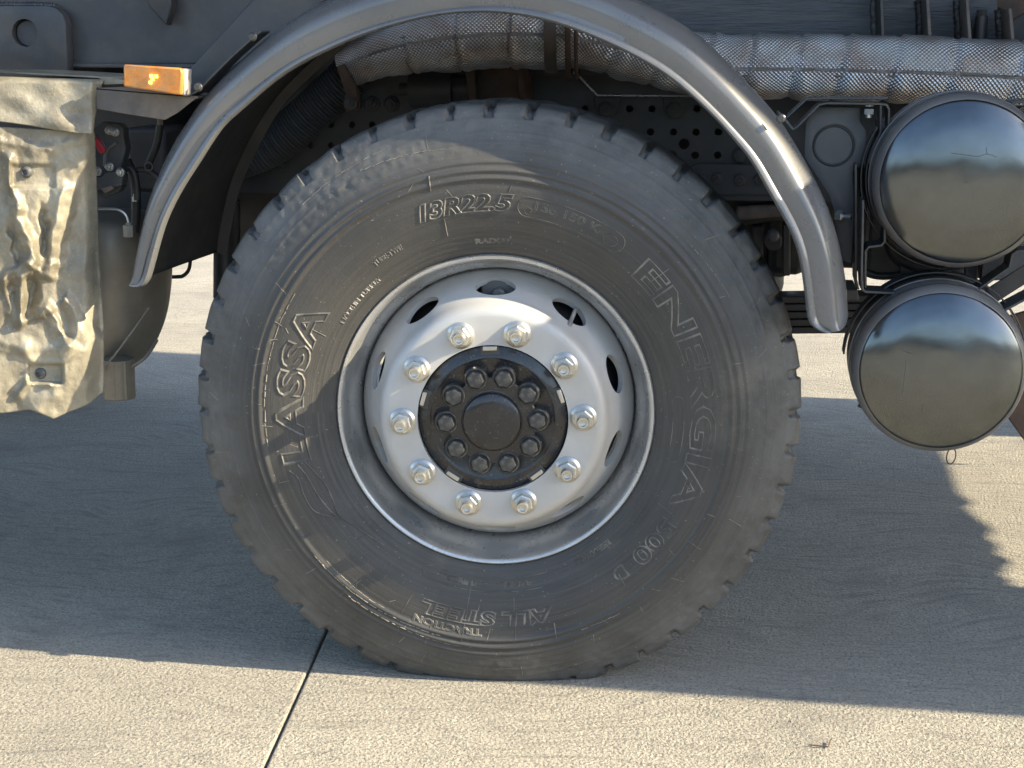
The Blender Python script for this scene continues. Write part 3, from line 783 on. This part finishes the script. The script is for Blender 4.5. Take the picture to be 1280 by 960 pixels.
# gearbox and engine block deep inside
def pbox(x0, x1, y0, y1, Y0, Y1):
    a = P(x0, y1, Y0); b = P(x1, y0, Y0); return box(a.x, b.x, Y0, Y1, a.z, b.z)
mk('gearbox', join(pbox(285, 1000, 40, 332, 1.05, 1.45), pbox(-200, 285, 40, 300, 1.05, 1.45), pbox(960, 1012, 200, 344, .98, 1.05), pbox(1000, 1400, 150, 335, 1.05, 1.4)), dark_part, truck, bevel=.02)
mk('frame_rail', box(-3.2, 2.6, 1.56, 1.57, .82, 1.10), rail_mat, truck, smooth=0, label='far chassis rail, in deep shade')
# small mechanism right of the tyre
mk('steering_joint', join(move(cyl(.022, .05, 20), P(966, 302, .80)), plate([(925, 262), (1010, 252), (1010, 272), (925, 282)], .84, .05), plate([(940, 282), (954, 282), (954, 345), (940, 345)], .86, .04), plate([(978, 280), (988, 280), (988, 345), (978, 345)], .86, .04)), dark_part, truck, bevel=.004)
mk('joint_cap', move(revolve([(.015, 0), (.015, -.012), (.009, -.02), (0, -.022)], 20), P(966, 294, .80)), plate_grey, truck)
mk('cross_tube', plate([(920, 258), (985, 254), (990, 266), (985, 270), (920, 276)], .80, .05), brown_steel, truck, bevel=.006)
# leaf spring
for k in range(5):
    y0 = 373+k*9.6; xr = 1120-k*8
    pts = [(x, y0+((x-620)/500)**2*(-4)) for x in range(560, xr+1, 20)]
    mk('spring_leaf', ribbon([(x, y+4.2) for x, y in pts], .86, .95, 8.0*mpp(.86)), dark_part, truck, bevel=.002)
mk('spring_clip', plate([(1046, 361), (1072, 362), (1074, 376), (1044, 375)], .82, .15), plate_grey, truck, bevel=.003)

# ---- wrapped exhaust pipe
def wrapped(name, pts, r, dents, parent, Y=None, label=None, n=170):
    path = catmull([P(x, y, yy) for x, y, yy in pts], n)
    def rad(t, a):
        q = r(t) if callable(r) else r
        s = 0
        for d in dents:
            s -= .0065*math.exp(-((t-d-.010*math.sin(a))/.005)**2)
            s += .003*math.exp(-((t-d-.016)/.010)**2)
        s += .003*noise.noise(Vector((t*9, math.cos(a)*1.2, math.sin(a)*1.2)))
        s += .0018*noise.noise(Vector((t*30, math.cos(a)*2.5, math.sin(a)*2.5+7)))
        return q+s
    vf = tube(path, rad, 56); uv = tube.uv
    o = mk(name, vf, wrap_mat, parent, smooth=60, label=label)
    ul = o.data.uv_layers.new(name='polar')
    for l in o.data.loops: ul.data[l.index].uv = uv[l.vertex_index]
    return o, path
YE = .585
ex, exp_path = wrapped('exhaust_pipe', [(716, 46, YE), (745, 50, YE), (790, 62, YE), (850, 76, YE), (910, 83, YE), (1000, 84, YE), (1100, 86, YE), (1200, 90, YE), (1300, 96, YE), (1420, 100, YE)],
        lambda t: .0655+.006*t, [.09, .17, .25, .33, .41, .49, .58, .68, .79, .9], truck, label='exhaust pipe wrapped in silvery woven heat cloth')
ex2, _ = wrapped('exhaust_pipe', [(434, 84, YE+.03), (452, 76, YE+.02), (484, 64, YE), (530, 53, YE), (600, 45, YE), (660, 44, YE), (712, 46, YE)],
        lambda t: .044+.027*min(1, t*2.0), [.32, .54, .76], truck, label='wrapped exhaust bend inside the wheel arch', n=120)
mk('exhaust_pipe', tube([P(1410, 100, YE), P(1410, 100, YE)+Vector((1.0, 0, 0)), P(1410, 100, YE)+Vector((1.8, .1, -.02))], .062, 40), rust, truck, smooth=40, label='bare continuation of the exhaust pipe')
# overlapping seam of the wrap
mk('wrap_seam', tube(catmull([P(x, y, YE-.063) for x, y in ((905, 93), (950, 94.5), (1050, 94.8), (1140, 94.6), (1200, 95), (1290, 94.5), (1400, 95))], 60), .0016, 6), alu, ex, smooth=60)
mk('wrap_seam', tube(catmull([P(x, y, YE-.060) for x, y in ((500, 47), (560, 42), (620, 37), (660, 37), (690, 38))], 40), .0015, 6), alu, ex2, smooth=60)
for x, y, r, wd in ((690, 45, .0765, .026), (712, 47, .084, .012), (722, 48, .084, .008)):
    c = P(x, y, YE)
    mk('pipe_clamp', xf(revolve([(r-.006, -wd/2), (r, -wd/2), (r+.002, 0), (r, wd/2), (r-.006, wd/2)], 48, closed=True), Matrix.Translation(c) @ Matrix.Rotation(R(90+4), 4, 'Z')), rust if x > 700 else brown_steel, truck, smooth=40)
# corrugated flex pipe
fp = catmull([P(x, y, YE+.06) for x, y in ((440, 92), (420, 112), (392, 138), (362, 165), (330, 186), (290, 200))], 340)
mk('flex_pipe', tube(fp, lambda t, a: .046+.0035*math.sin(t*2*pi*46), 28), rail_mat, truck, smooth=70)
cb = [(420, 84), (430, 80), (444, 108), (448, 124), (444, 137), (432, 140), (428, 130), (432, 118)]
mk('flex_bracket', plate(cb, .55, .02), rust, truck, bevel=.002)
mk('frame_bolt', hexhead(.018, .010, .014, .003, .005, .005), plate_grey, truck, loc=P(438, 129, .548))

# ---- air tanks
def air_tank(px, py, rp, Yf, L, label):
    c = P(px, py, Yf); r = rp*mpp(Yf)
    t = empty('air_tank', c, truck); t['label'] = label
    prof = [(r*.955, .060), (r, .066), (r, .008), (r*.998, 0), (r*.975, -.012), (r*.93, -.022)]
    barrel = [(0, L+.05), (r*.6, L+.04), (r*.92, L+.01), (r, L-.03), (r, .003)]
    mk('tank_barrel', revolve([(p[0], p[1]) for p in barrel], 120), tank_side, t, smooth=40)
    mk('tank_rim', revolve([(q.x, q.y) for q in catmull([(r*.998, 0, 0), (r*.990, -.012, 0), (r*.965, -.022, 0), (r*.93, -.029, 0), (r*.92, -.030, 0)], 16)], 120), tank_side, t, smooth=60)
    head = catmull([(r*.922, -.030, 0), (r*.89, -.0345, 0), (r*.78, -.043, 0), (r*.6, -.052, 0), (r*.3, -.059, 0), (0, -.061, 0)], 60)
    vf = revolve([(p.x, p.y) for p in head], 160)
    vf = ([Vector((v.x, v.y+.0012*noise.noise(Vector((v.x*14, 1, v.z*14+px))), v.z)) for v in vf[0]], vf[1])
    mk('tank_head', vf, tank_mat, t, smooth=60)
    # weld seam round the end and two straps
    mk('tank_seam', revolve([(r-.002, .052), (r+.0015, .054), (r+.0015, .058), (r-.002, .060)], 96), tank_side, t, smooth=60)
    return t, c, r
def scuffs(t, c, r, rp, px, py, lines):
    for pts in lines:
        W = []
        for x, y in pts:
            p = P(x, y, c.y-.05)-c; rr = min(.9, math.hypot(p.x, p.z)/r)
            yy = -.0612+.0315*(rr/.92)**2.6
            W.append(Vector((p.x, yy, p.z)))
        mk('scratch', tube(catmull(W, 16), .00055, 5), SC, t, smooth=60)
SC = M('scratch_mark', (.07, .07, .068), .6)
tA, cA, rA = air_tank(1201, 226, 100.5, .14, .15, 'upper air tank with polished domed end')
tB, cB, rB = air_tank(1173, 460, 101, .10, .16, 'lower air tank with polished domed end and a pull ring below')
def band(c, r, y0, y1, a0, a1, t=.003, n=60):
    V, Fc = [], []
    for i in range(n+1):
        a = R(a0+(a1-a0)*i/n)
        for rr, y in ((r, y0), (r+t, y0), (r+t, y1), (r, y1)):
            V.append(Vector((c.x+rr*math.cos(a), c.y+y, c.z+rr*math.sin(a))))
    for i in range(n):
        for j in range(4): Fc.append((4*i+j, 4*i+(j+1) % 4, 4*i+4+(j+1) % 4, 4*i+4+j))
    Fc += [(0, 1, 2, 3), (4*n, 4*n+1, 4*n+2, 4*n+3)]
    return V, Fc
scuffs(tA, cA, rA, 104, 0, 0, [[(1188, 191), (1205, 193), (1222, 195), (1232, 192), (1245, 196)], [(1232, 184), (1233, 192)], [(1190, 160), (1220, 161), (1248, 162)], [(1248, 163), (1247, 190)], [(1128, 224), (1138, 212), (1146, 206)], [(1124, 262), (1150, 270)]])
scuffs(tB, cB, rB, 102, 0, 0, [[(1132, 450), (1129, 480), (1126, 505)], [(1152, 505), (1153, 528)], [(1162, 520), (1172, 530)], [(1194, 530), (1190, 552)], [(1200, 540), (1186, 548)], [(1120, 436), (1140, 441)]])
mk('tank_strap', band(cA, rA+.012, .07, .11, 148, 268), strap_mat, truck, bevel=.001)
mk('tank_strap', band(cA, rA+.003, .065, .105, 150, 262), dark_part, truck, bevel=.001, label='black rubber lining under the strap')
mk('tank_strap', band(cB, rB+.008, .07, .11, -20, 178), strap_mat, truck, bevel=.001)
# pull ring and drain nipple
rp = P(1189, 570, .16)
mk('pull_ring', xf(revolve([(.0125+.0012*math.cos(t), .0012*math.sin(t)) for t in [k*pi/3 for k in range(6)]], 32, closed=True), Matrix.Translation(rp) @ Matrix.Rotation(R(40), 4, 'Z') @ Matrix.Diagonal((1, 1, 1.25, 1))), rust, tB, loc=-cB, smooth=60)
mk('drain_nipple', tube([P(1092, 513, .2)-cB, P(1073, 506, .2)-cB], .0045, 10), dark_part, tB)
# brackets around the tanks
bp_ = mk('tank_bracket', plate([(1014, 134), (1075, 134), (1075, 152), (1083, 164), (1082, 198), (1066, 214), (1068, 268), (1064, 330), (1050, 324), (1042, 262), (1036, 244), (1005, 196), (1007, 156)], .24, .006), plate_grey, truck, bevel=.0015, label='grey bracket plate with round boss')
bc = P(1042, 182, .24); br = 25*mpp(.24)
boolean(bp_, xf(revolve([(br*.84, -.01), (br, -.01), (br, .003), (br*.84, .003)], 64, closed=True), Matrix.Translation(bc)))
mk('weld_bead', xf(revolve([(br*.9+.0022*math.cos(t), .001+.002*math.sin(t)) for t in [k*pi/3 for k in range(6)]], 64, closed=True), Matrix.Translation(bc)), dark_part, bp_, smooth=60)
mk('strap_bracket', ribbon([(972, 140), (981, 150), (991, 162), (997, 158), (1024, 131), (1034, 129), (1098, 130), (1108, 131), (1111.5, 137), (1111, 160), (1106, 172)], .20, .26, .0045), strap_mat, truck, bevel=.001)
mk('strap_bracket', ribbon([(978, 152), (1008, 124), (1018, 123), (1110, 123)], .225, .28, .0045), strap_mat, truck, bevel=.001)
mk('bracket_bolt', join(move(hexhead(.014, .008), (0, 0, 0)), ), zinc, truck, loc=P(1087, 128, .21), rot=(R(90), 0, 0))
mk('bracket_nut', join(cyl(.0095, .010, 6, 'Z'), move(cyl(.0055, .006, 12, 'Z'), (0, 0, -.006))), zinc, truck, loc=P(1086, 143, .21))
mk('bracket_bolt', join(hexhead(.020, .014), tube([(0, -.01, 0), (.0, -.03, 0)], .005, 10)), zinc, truck, loc=P(1046, 270, .22), rot=(0, 0, R(60)))
mk('side_bracket', join(ribbon([(1101, 132), (1101, 165), (1090, 190), (1086, 205)], .20, .25, .004), plate([(1066, 214), (1080, 205), (1084, 260), (1080, 330), (1064, 330)], .27, .02)), dark_part, truck, bevel=.001)
mk('upright_bracket', join(ribbon([(1079, 250), (1077, 345), (1078, 362), (1082, 365), (1122, 367), (1132, 364), (1146, 357), (1160, 354.5), (1178, 354), (1198, 357), (1214, 364), (1230, 375), (1250, 388), (1256, 388), (1290, 370)], .13, .20, .0045)), strap_mat, truck, bevel=.001)
mk('upright_bracket', join(ribbon([(1070, 205), (1070, 350), (1073, 362)], .20, .27, .0045), ribbon([(1106, 285), (1106, 302), (1102, 307), (1086, 309), (1082, 314), (1082, 360)], .15, .22, .0045)), strap_mat, truck, bevel=.001)
mk('lower_bracket', join(ribbon([(1118, 360), (1132, 350), (1160, 342), (1200, 345), (1225, 358), (1245, 370)], .30, .34, .006),
                         plate([(1232, 362), (1285, 328), (1290, 350), (1246, 378)], .26, .005), plate([(1206, 318), (1222, 318), (1222, 352), (1206, 352)], .35, .03), plate([(1125, 326), (1205, 326), (1205, 342), (1125, 342)], .33, .03)), dark_part, truck, bevel=.002)
mk('lower_bracket', ribbon([(1222, 363), (1262, 335), (1266, 318), (1272, 314), (1300, 314)], .15, .21, .0045), strap_mat, truck, bevel=.001)
mk('lower_bracket', (plate([(1232, 300), (1262, 300), (1266, 320), (1240, 348), (1226, 352)], .32, .02)), dark_part, truck, bevel=.001)
mk('support_plate', plate([(1225, 300), (1330, 300), (1330, 345), (1225, 352)], .42, .01), plate_grey, truck, bevel=.002)
mk('frame_bracket', join(ribbon([(1262, 150), (1263, 135), (1268, 128), (1276, 127), (1330, 127)], .22, .30, .006), ribbon([(1272, 150), (1273, 138), (1277, 135), (1330, 135)], .22, .30, .004)), strap_mat, truck, bevel=.001)
mk('hose', tube(catmull([P(x, y, .34) for x, y in ((1120, 250), (1112, 290), (1120, 320), (1150, 333), (1200, 330))], 30), .014, 12), liner_mat, truck, smooth=60)
mk('hose', tube(catmull([P(x, y, .36) for x, y in ((1060, 300), (1070, 330), (1100, 345), (1160, 338))], 30), .008, 12), liner_mat, truck, smooth=60)
mk('tank_carrier', join(pbox(1085, 1330, 150, 345, .46, .50)), dark_part, truck, bevel=.004)
mk('mudflap', plate([(1262, 395), (1345, 370), (1345, 590), (1283, 555), (1258, 520), (1257, 500), (1262, 440)], .34, .012), rust, truck, bevel=.003)

# ---- dented heat shield on the left
def ss(a, b, x):
    t = max(0, min(1, (x-a)/(b-a))); return t*t*(3-2*t)
def seg_d(px, py, ax, ay, bx, by):
    vx, vy = bx-ax, by-ay; t = max(0, min(1, ((px-ax)*vx+(py-ay)*vy)/(vx*vx+vy*vy))); return math.hypot(px-ax-vx*t, py-ay-vy*t), t
def fold(px, py, ax, ay, bx, by, h, wl, wr, end=10):
    vx, vy = bx-ax, by-ay; L_ = math.hypot(vx, vy); vx /= L_; vy /= L_
    t = (px-ax)*vx+(py-ay)*vy; d = -(px-ax)*vy+(py-ay)*vx       # d > 0 to the left of travel in picture axes
    k = ss(-end, end*.4, t)*(1-ss(L_-end*.4, L_+end, t))
    wd = wr if d > 0 else wl
    q = max(0, 1-abs(d)/wd)
    return 1.25*h*k*(q if abs(d) > 1.2 else 1-1.2/wd+.3/wd)
FOLDS = [(10, 195, 20, 262, .012, 14, 9), (20, 262, 44, 322, .013, 12, 16), (44, 322, 36, 345, .010, 9, 12), (0, 352, 34, 328, .014, 8, 16), (34, 328, 62, 346, .010, 12, 7),
         (27, 345, 25, 405, .012, 8, 10), (8, 350, 12, 392, .006, 7, 7), (30, 405, 63, 386, .013, 14, 5), (63, 386, 86, 432, .010, 5, 14), (86, 432, 60, 440, .006, 9, 9),
         (78, 232, 60, 332, .012, 22, 12), (60, 332, 66, 346, .008, 12, 8), (52, 262, 58, 318, -.012, 8, 6), (14, 285, 24, 330, -.010, 7, 7), (42, 350, 36, 398, -.016, 12, 12),
         (18, 498, 34, 478, .010, 5, 9), (34, 478, 60, 478, .007, 7, 5), (60, 478, 96, 436, .008, 18, 9), (46, 515, 122, 418, .012, 40, 34), (0, 425, 34, 436, .006, 18, 14), (34, 436, 44, 468, .006, 14, 12),
         (-120, 170, -90, 330, .012, 30, 18), (-90, 330, -60, 470, .012, 24, 30), (-60, 250, -20, 300, .01, 18, 18), (-150, 400, -40, 380, .01, 24, 30), (0, 178, 60, 186, .004, 10, 14), (60, 186, 104, 172, .004, 14, 10)]
def dent(px, py):
    wx = px+5*noise.noise(Vector((px/14, py/14, 0))); wy = py+5*noise.noise(Vector((px/14, py/14, 8)))
    h = .004*noise.noise(Vector((px/30, py/44, 1.3))) + .0016*noise.noise(Vector((px/9, py/12, 4.3))) + .008*noise.noise(Vector((px/70, py/95, 9.1)))
    for f in FOLDS: h += fold(wx, wy, *f)
    d = math.hypot((px-64), (py-408)*.85); ang = math.atan2(-(py-408), px-64)
    if -1.3 < ang < 1.15: h += .012*max(0, 1-abs(d-33)/11)*ss(1.15, .8, ang)*ss(-1.3, -.9, ang) if 0 else .012*max(0, 1-abs(d-33)/11)
    for x0, x1, y0, y1 in ((14, 68, 206, 234), (36, 78, 455, 479)):
        ins = ss(x0-3, x0+3, px)*(1-ss(x1-3, x1+3, px))*ss(y0-3, y0+3, py)*(1-ss(y1-3, y1+3, py)); h = h*(1-ins*.85) - .005*ins
    h -= .026*ss(104, 128, px)
    s2 = (px-118)+(py-200)*.42; h -= .011*ss(-14, 8, s2)*(1-ss(300, 350, py))
    return h + .00052*(128-px)
def shield(out_l, out_r, y0, y1, Y, nx, ny, df, top=None, bot=None, t=.002):
    V = []; Fc = []
    for j in range(ny+1):
        v = j/ny
        for i in range(nx+1):
            u = i/nx; 
            ya = y0(u) if callable(y0) else y0; yb = y1(u) if callable(y1) else y1
            py = ya+(yb-ya)*v; xr = out_r(py); px = out_l+(xr-out_l)*u
            V.append(P(px, py, Y-df(px, py)))
    for j in range(ny):
        for i in range(nx):
            a = j*(nx+1)+i; Fc.append((a, a+1, a+nx+2, a+nx+1))
    return V, Fc
def interp(tab):
    def f(x):
        if x <= tab[0][0]: return tab[0][1]
        for (a, b), (c, d) in zip(tab, tab[1:]):
            if x <= c: return b+(d-b)*(x-a)/(c-a)
        return tab[-1][1]
    return f
XL = -190
redge = interp([(150, 117), (170, 119), (250, 122), (330, 125), (420, 130), (480, 129.5), (500, 128), (530, 126)])
bot_tab = interp([(-200, 500), (-60, 520), (0, 517), (38, 512), (55, 519), (68, 524), (90, 514), (112, 505), (128, 490), (135, 480)])
vf = shield(XL, redge, lambda u: 150+14*u, lambda u: bot_tab(XL+(128-XL)*u), -.005, 190, 190, dent)
sh = mk('heat_shield', vf, alu, truck, smooth=80, label='dented sunlit aluminium heat shield panel')
so = sh.modifiers.new('thickness', 'SOLIDIFY'); so.thickness = .0025; so.offset = 1
def flap(px, py):
    return .00036*(128-px) + .004*noise.noise(Vector((px/30, py/20, 5)))+.012*ss(92, 100, py)-.010*ss(150, 165, py)*0 + .006 - .02*(1-ss(92, 104, py)) + .006*ss(140, 160, py) + .008*math.exp(-(((px-70)-(py-150)*1.2)/25)**2)*ss(110, 150, py) - .02*ss(112, 128, px)
fedge = interp([(90, 131), (100, 130), (104, 128), (120, 125), (150, 119), (166, 117)])
vf = shield(XL, fedge, lambda u: 90+9*u, lambda u: 151+16*ss(.55, 1, u), -.008, 130, 50, flap)
fl = mk('shield_flap', vf, alu, sh, smooth=80, label='top flap of the heat shield, lapping over the panel')
so = fl.modifiers.new('thickness', 'SOLIDIFY'); so.thickness = .0025; so.offset = 1
mk('shield_top', join(ribbon([(-190, 90), (0, 90), (130, 97), (156, 99)], 0, .22, .003), plate([(124, 98), (157, 98), (157, 105), (130, 106)], .0, .003)), alu, sh, bevel=.0005)
for x, y in ((33, 215), (50, 467)):
    mk('shield_screw', revolve([(.011, .004), (.011, -.001), (.0085, -.0035), (.0080, -.0065), (.0055, -.0072), (.0045, -.003), (0, -.003)], 24), plate_grey, sh, loc=P(x, y, -.007-dent(x, y)), smooth=30)

# ---- things behind the shield: casting, drain cap, valve, hoses
cx = P(130, 400, .32)
def sump():
    prof = [(0, 462), (40, 462), (56, 452), (70, 430), (82, 395), (87, 350), (86, 310), (80, 282), (66, 268), (0, 262)]
    V = []; seg = 48; rows = catmull([(a, b, 0) for a, b in prof], 40)
    Fc = []; m = mpp(.32)
    for p in rows:
        c = P(122, p.y, .32)
        for i in range(seg):
            a = 2*pi*i/seg; sx = math.cos(a); sy = math.sin(a)
            k = (abs(sx)**3.0+abs(sy)**3.0)**(-1/3.0)
            V.append(Vector((c.x+max(.001, p.x)*m*sx*k, c.y+max(.001, p.x)*m*sy*k*1.0, c.z)))
    for j in range(len(rows)-1):
        for i in range(seg): Fc.append((j*seg+i, j*seg+(i+1) % seg, (j+1)*seg+(i+1) % seg, (j+1)*seg+i))
    return V, Fc
mk('oil_sump', sump(), sump_mat, truck, smooth=50, label='dusty dark sump bulging out behind the heat shield')
mk('sump_rib', join(tube(catmull([P(x, y, yy) for x, y, yy in ((118, 470, .16), (140, 448, .17), (165, 415, .185), (186, 385, .22))], 30), .0025, 8), tube(catmull([P(x, y, yy) for x, y, yy in ((120, 484, .2), (150, 466, .19), (180, 448, .21), (196, 425, .25))], 30), .004, 8)), sump_mat, truck, smooth=60)
c1 = P(149, 497, .20); c2 = P(147, 448, .20); rc = 21*mpp(.2)
vv, ff = tube([c2, c2+(c1-c2)*.5, c2+(c1-c2)*.97, c1], lambda t, a: rc*(1 if t < .99 else .93)+.0016*(1 if math.cos(a*9) > .82 else 0), 90)
mk('drain_cap', (vv, ff), sump_mat, truck, smooth=35, label='ribbed cap under the sump')
mk('sensor_pipe', tube(catmull([P(x, y, .10) for x, y in ((118, 261), (138, 261), (148, 262), (156, 267), (160, 275), (161, 284))], 30), .0028, 8), bright_metal, truck, smooth=60)
mk('pipe_nut', join(move(cyl(.012, .024, 6, 'Z'), P(162, 296, .10)), move(cyl(.007, .014, 12, 'Z'), P(162, 287, .10))), sump_mat, truck, bevel=.001)
vb = mk('brake_valve', join(plate([(121, 158), (128, 152), (148, 155), (154, 160), (154, 172), (157, 186), (152, 205), (146, 225), (152, 232), (148, 240), (128, 248), (112, 248), (112, 160)], .12, .03),
                            plate([(112, 218), (126, 222), (131, 215), (148, 213), (153, 220), (152, 232), (112, 240)], .10, .03)), rail_mat, truck, bevel=.003, label='bracket with small valve behind the shield')
mk('valve_arm', tube(catmull([P(x, y, .095) for x, y in ((131, 208), (132, 195), (135, 186), (142, 181), (146, 178))], 20), .004, 8), plate_grey, vb, smooth=60)
mk('valve_arm', tube(catmull([P(x, y, .095) for x, y in ((118, 168), (127, 176), (133, 187))], 20), .003, 8), plate_grey, vb, smooth=60)
mk('valve_tab', plate([(126, 236), (139, 232), (142, 236), (131, 242)], .085, .01), brown_steel, vb, bevel=.001)
mk('red_tag', plate([(116, 170), (122, 173), (131, 187), (129, 192), (124, 191), (117, 180)], .085, .01), red_plastic, vb, bevel=.0015)
vb0 = None
for x, y in ((137, 163), (144, 165), (137, 208), (122, 214), (151, 215)):
    o = mk('valve_bolt', hexhead(.012, .007, .009, .002, .003, .004), bright_metal, vb, loc=P(x, y, .098), rot=(0, random.random(), 0)) if vb0 is None else dup(vb0, vb, P(x, y, .098), (0, random.random(), 0))
    vb0 = vb0 or o
for pts, r, yy in (([(158, 200), (168, 225), (170, 260), (168, 290)], .010, .2), ([(165, 215), (180, 212), (195, 220), (200, 230)], .006, .16), ([(200, 155), (196, 180), (186, 205), (184, 215)], .008, .22), ([(150, 215), (163, 210), (170, 225), (172, 250)], .007, .15)):
    mk('hose', tube(catmull([P(x, y, yy) for x, y in pts], 24), r, 10), liner_mat, truck, smooth=60)
mk('hose_fitting', join(move(cyl(.006, .010, 6, 'Z'), P(169, 252, .17)), move(cyl(.004, .006, 10, 'Z'), P(169, 246, .17))), bright_metal, truck)
mk('hose_fitting', join(move(cyl(.007, .012, 6, 'Z'), P(201, 156, .12))), brown_steel, truck)
mk('hose_fitting', xf(revolve([(.008+.002*math.cos(t), .002*math.sin(t)) for t in [k*pi/3 for k in range(6)]], 20, closed=True), Matrix.Translation(P(186, 208, .14))), rail_mat, truck, smooth=60)
mk('engine_side', join(pbox(-60, 200, 100, 300, .50, .9), pbox(160, 206, 160, 240, .35, .5)), dark_part, truck, bevel=.01)
# hook and damper left of the tyre
mk('hook_bar', tube(catmull([P(x, y, .62) for x, y in ((190, 346), (222, 346), (230, 344), (236, 337), (238, 326))], 24), .0045, 8), liner_mat, truck, smooth=60)
mk('shock_absorber', join(tube([P(284, 250, .55), P(283, 372, .55)], .030, 24), tube([P(283, 365, .55), P(283, 420, .55)], .018, 20)), liner_mat, truck, smooth=40)

# ---- unseen body and boxes shaped for the ground shadow, plus the other wheels
body_outline = [(.35, 1.72), (1.95, 1.72), (2.35, 2.05), (2.42, 2.15), (2.42, 3.0), (-.20, 3.0), (-.20, 2.15), (-.08, 2.05)]  # unseen upper body; section shaped to cast shade yet let sky light in
mk('shadow_body', prism([Vector((-3.3, y, z)) for y, z in body_outline], (6.70, 0, 0)), black_paint, truck, bevel=.01, label='unseen upper body, shaped to shade the ground under the truck')
shade_outline = [(1.5, -.236), (3.54, -.236), (3.54, .45), (3.56, .49), (3.54, .53), (3.565, .60), (3.545, .66), (3.57, .74), (3.55, .80), (3.575, .88), (3.55, .95), (3.53, 1.05), (3.555, 1.10), (3.53, 1.18), (3.54, 1.5), (3.53, 1.85), (3.54, 2.24), (1.5, 2.36)]  # added slab's plan; jagged rear edge shapes the sunlit patch on the ground
mk('shade_slab', prism([Vector((x, y, 1.37)) for x, y in shade_outline], (0, 0, .13)), black_paint, truck, smooth=0, label='unseen slab added to cast the shadow under the truck')
mk('shade_bar', box(3.53, 6.5, -.236, .44, 1.37, 1.50), black_paint, truck, smooth=0)  # added bars, unseen, shading the ground either side of the sunlit patch
mk('shade_bar', box(3.53, 6.5, 1.83, 2.24, 1.37, 1.50), black_paint, truck, smooth=0)
mk('cross_member', box(-3.2, 1.1, .75, .80, 1.14, 1.715), dark_part, truck, smooth=0)
mk('cross_member', box(-3.2, 1.1, 1.55, 1.6, 1.14, 1.715), dark_part, truck, smooth=0)
for x in (-2.2, 2.45):
    for yy, rz in ((.0, 0), (2.32, pi)):
        e = empty('wheel', (x, yy+(0.02 if rz == 0 else -.02), AXLE_Z), truck, (0, 0, rz))
        for o in list(wheel.children):
            if o.name.split('.')[0] in ('tyre', 'rim', 'wheel_disc', 'hub'): dup(o, e, (0, 0, 0))

# ------------------------------------------------------------------ small things on the ground
q = G(1035, 936); q2 = G(1018, 934)
d = Vector((q2.x-q.x, q2.y-q.y, 0)); q3 = G(1038, 929)
nail = mk('bent_nail', tube([Vector((q2.x-.01, q2.y, .004))-q, Vector((0, 0, .004)), Vector((q3.x-q.x, q3.y-q.y, .006))], .0014, 8), rust, None, loc=q)
nail['label'] = 'small bent rusty nail lying on the sunlit concrete'; nail['category'] = 'nail'
peb = []
for k in range(420):
    px = random.uniform(-60, 1340); py = random.uniform(560, 1000); p = G(px, py)
    if abs(p.x) < .3 and -.02 < p.y < .3: continue
    s = random.uniform(.0009, .0028)
    V, Fc = cyl(s, s*.9, 5, 'Z', s*.5); a = random.random()*6
    peb.append(([Matrix.Rotation(a, 3, 'Z') @ v + Vector((p.x, p.y, 0)) for v in V], Fc))
pe = mk('grit', join(*peb), concrete_mat, None, smooth=0, kind='stuff'); pe['label'] = 'fine grit scattered on the concrete'; pe['category'] = 'grit'

# ------------------------------------------------------------------ surroundings (seen in the polished tank ends)
V, Fc = [], []
n = 240
for i in range(n):
    a = 2*pi*i/n; h = 6.5+1.8*abs(noise.noise(Vector((math.cos(a)*3, math.sin(a)*3, 0))))+1.6*noise.noise(Vector((math.cos(a)*22, math.sin(a)*22, 5)))
    for rr, z in ((60, -.5), (61, h*.9), (75, h+1.5), (80, -.5)): V.append((rr*math.cos(a), rr*math.sin(a), z))
for i in range(n):
    for j in range(3): Fc.append((4*i+j, 4*((i+1) % n)+j, 4*((i+1) % n)+j+1, 4*i+j+1))
mk('hills', (V, Fc), hill_mat, kind='structure')
bd = empty('warehouse', (14.5, 30, 0)); bd['label'] = 'pale warehouse wall glimpsed beyond the truck at the top right corner'; bd['category'] = 'building'
mk('wall', box(-5, 8, 0, 9, 0, 5), wall_mat, bd, smooth=0)
mk('roof', box(-5.3, 8.3, -.3, 9.3, 5, 5.35), rail_mat, bd, smooth=0)
w0 = None
for k in range(5):
    l = (-3.6+2.4*k, -.03, 2.6)
    if w0 is None: w0 = mk('window', box(-.6, .6, 0, .05, -.5, .6), glass_mat, bd, loc=l, smooth=0)
    else: dup(w0, bd, l)
mk('door', box(-.5, .5, -.04, .02, 0, 2.1), rust, bd, loc=(6.9, 0, 0), smooth=0)
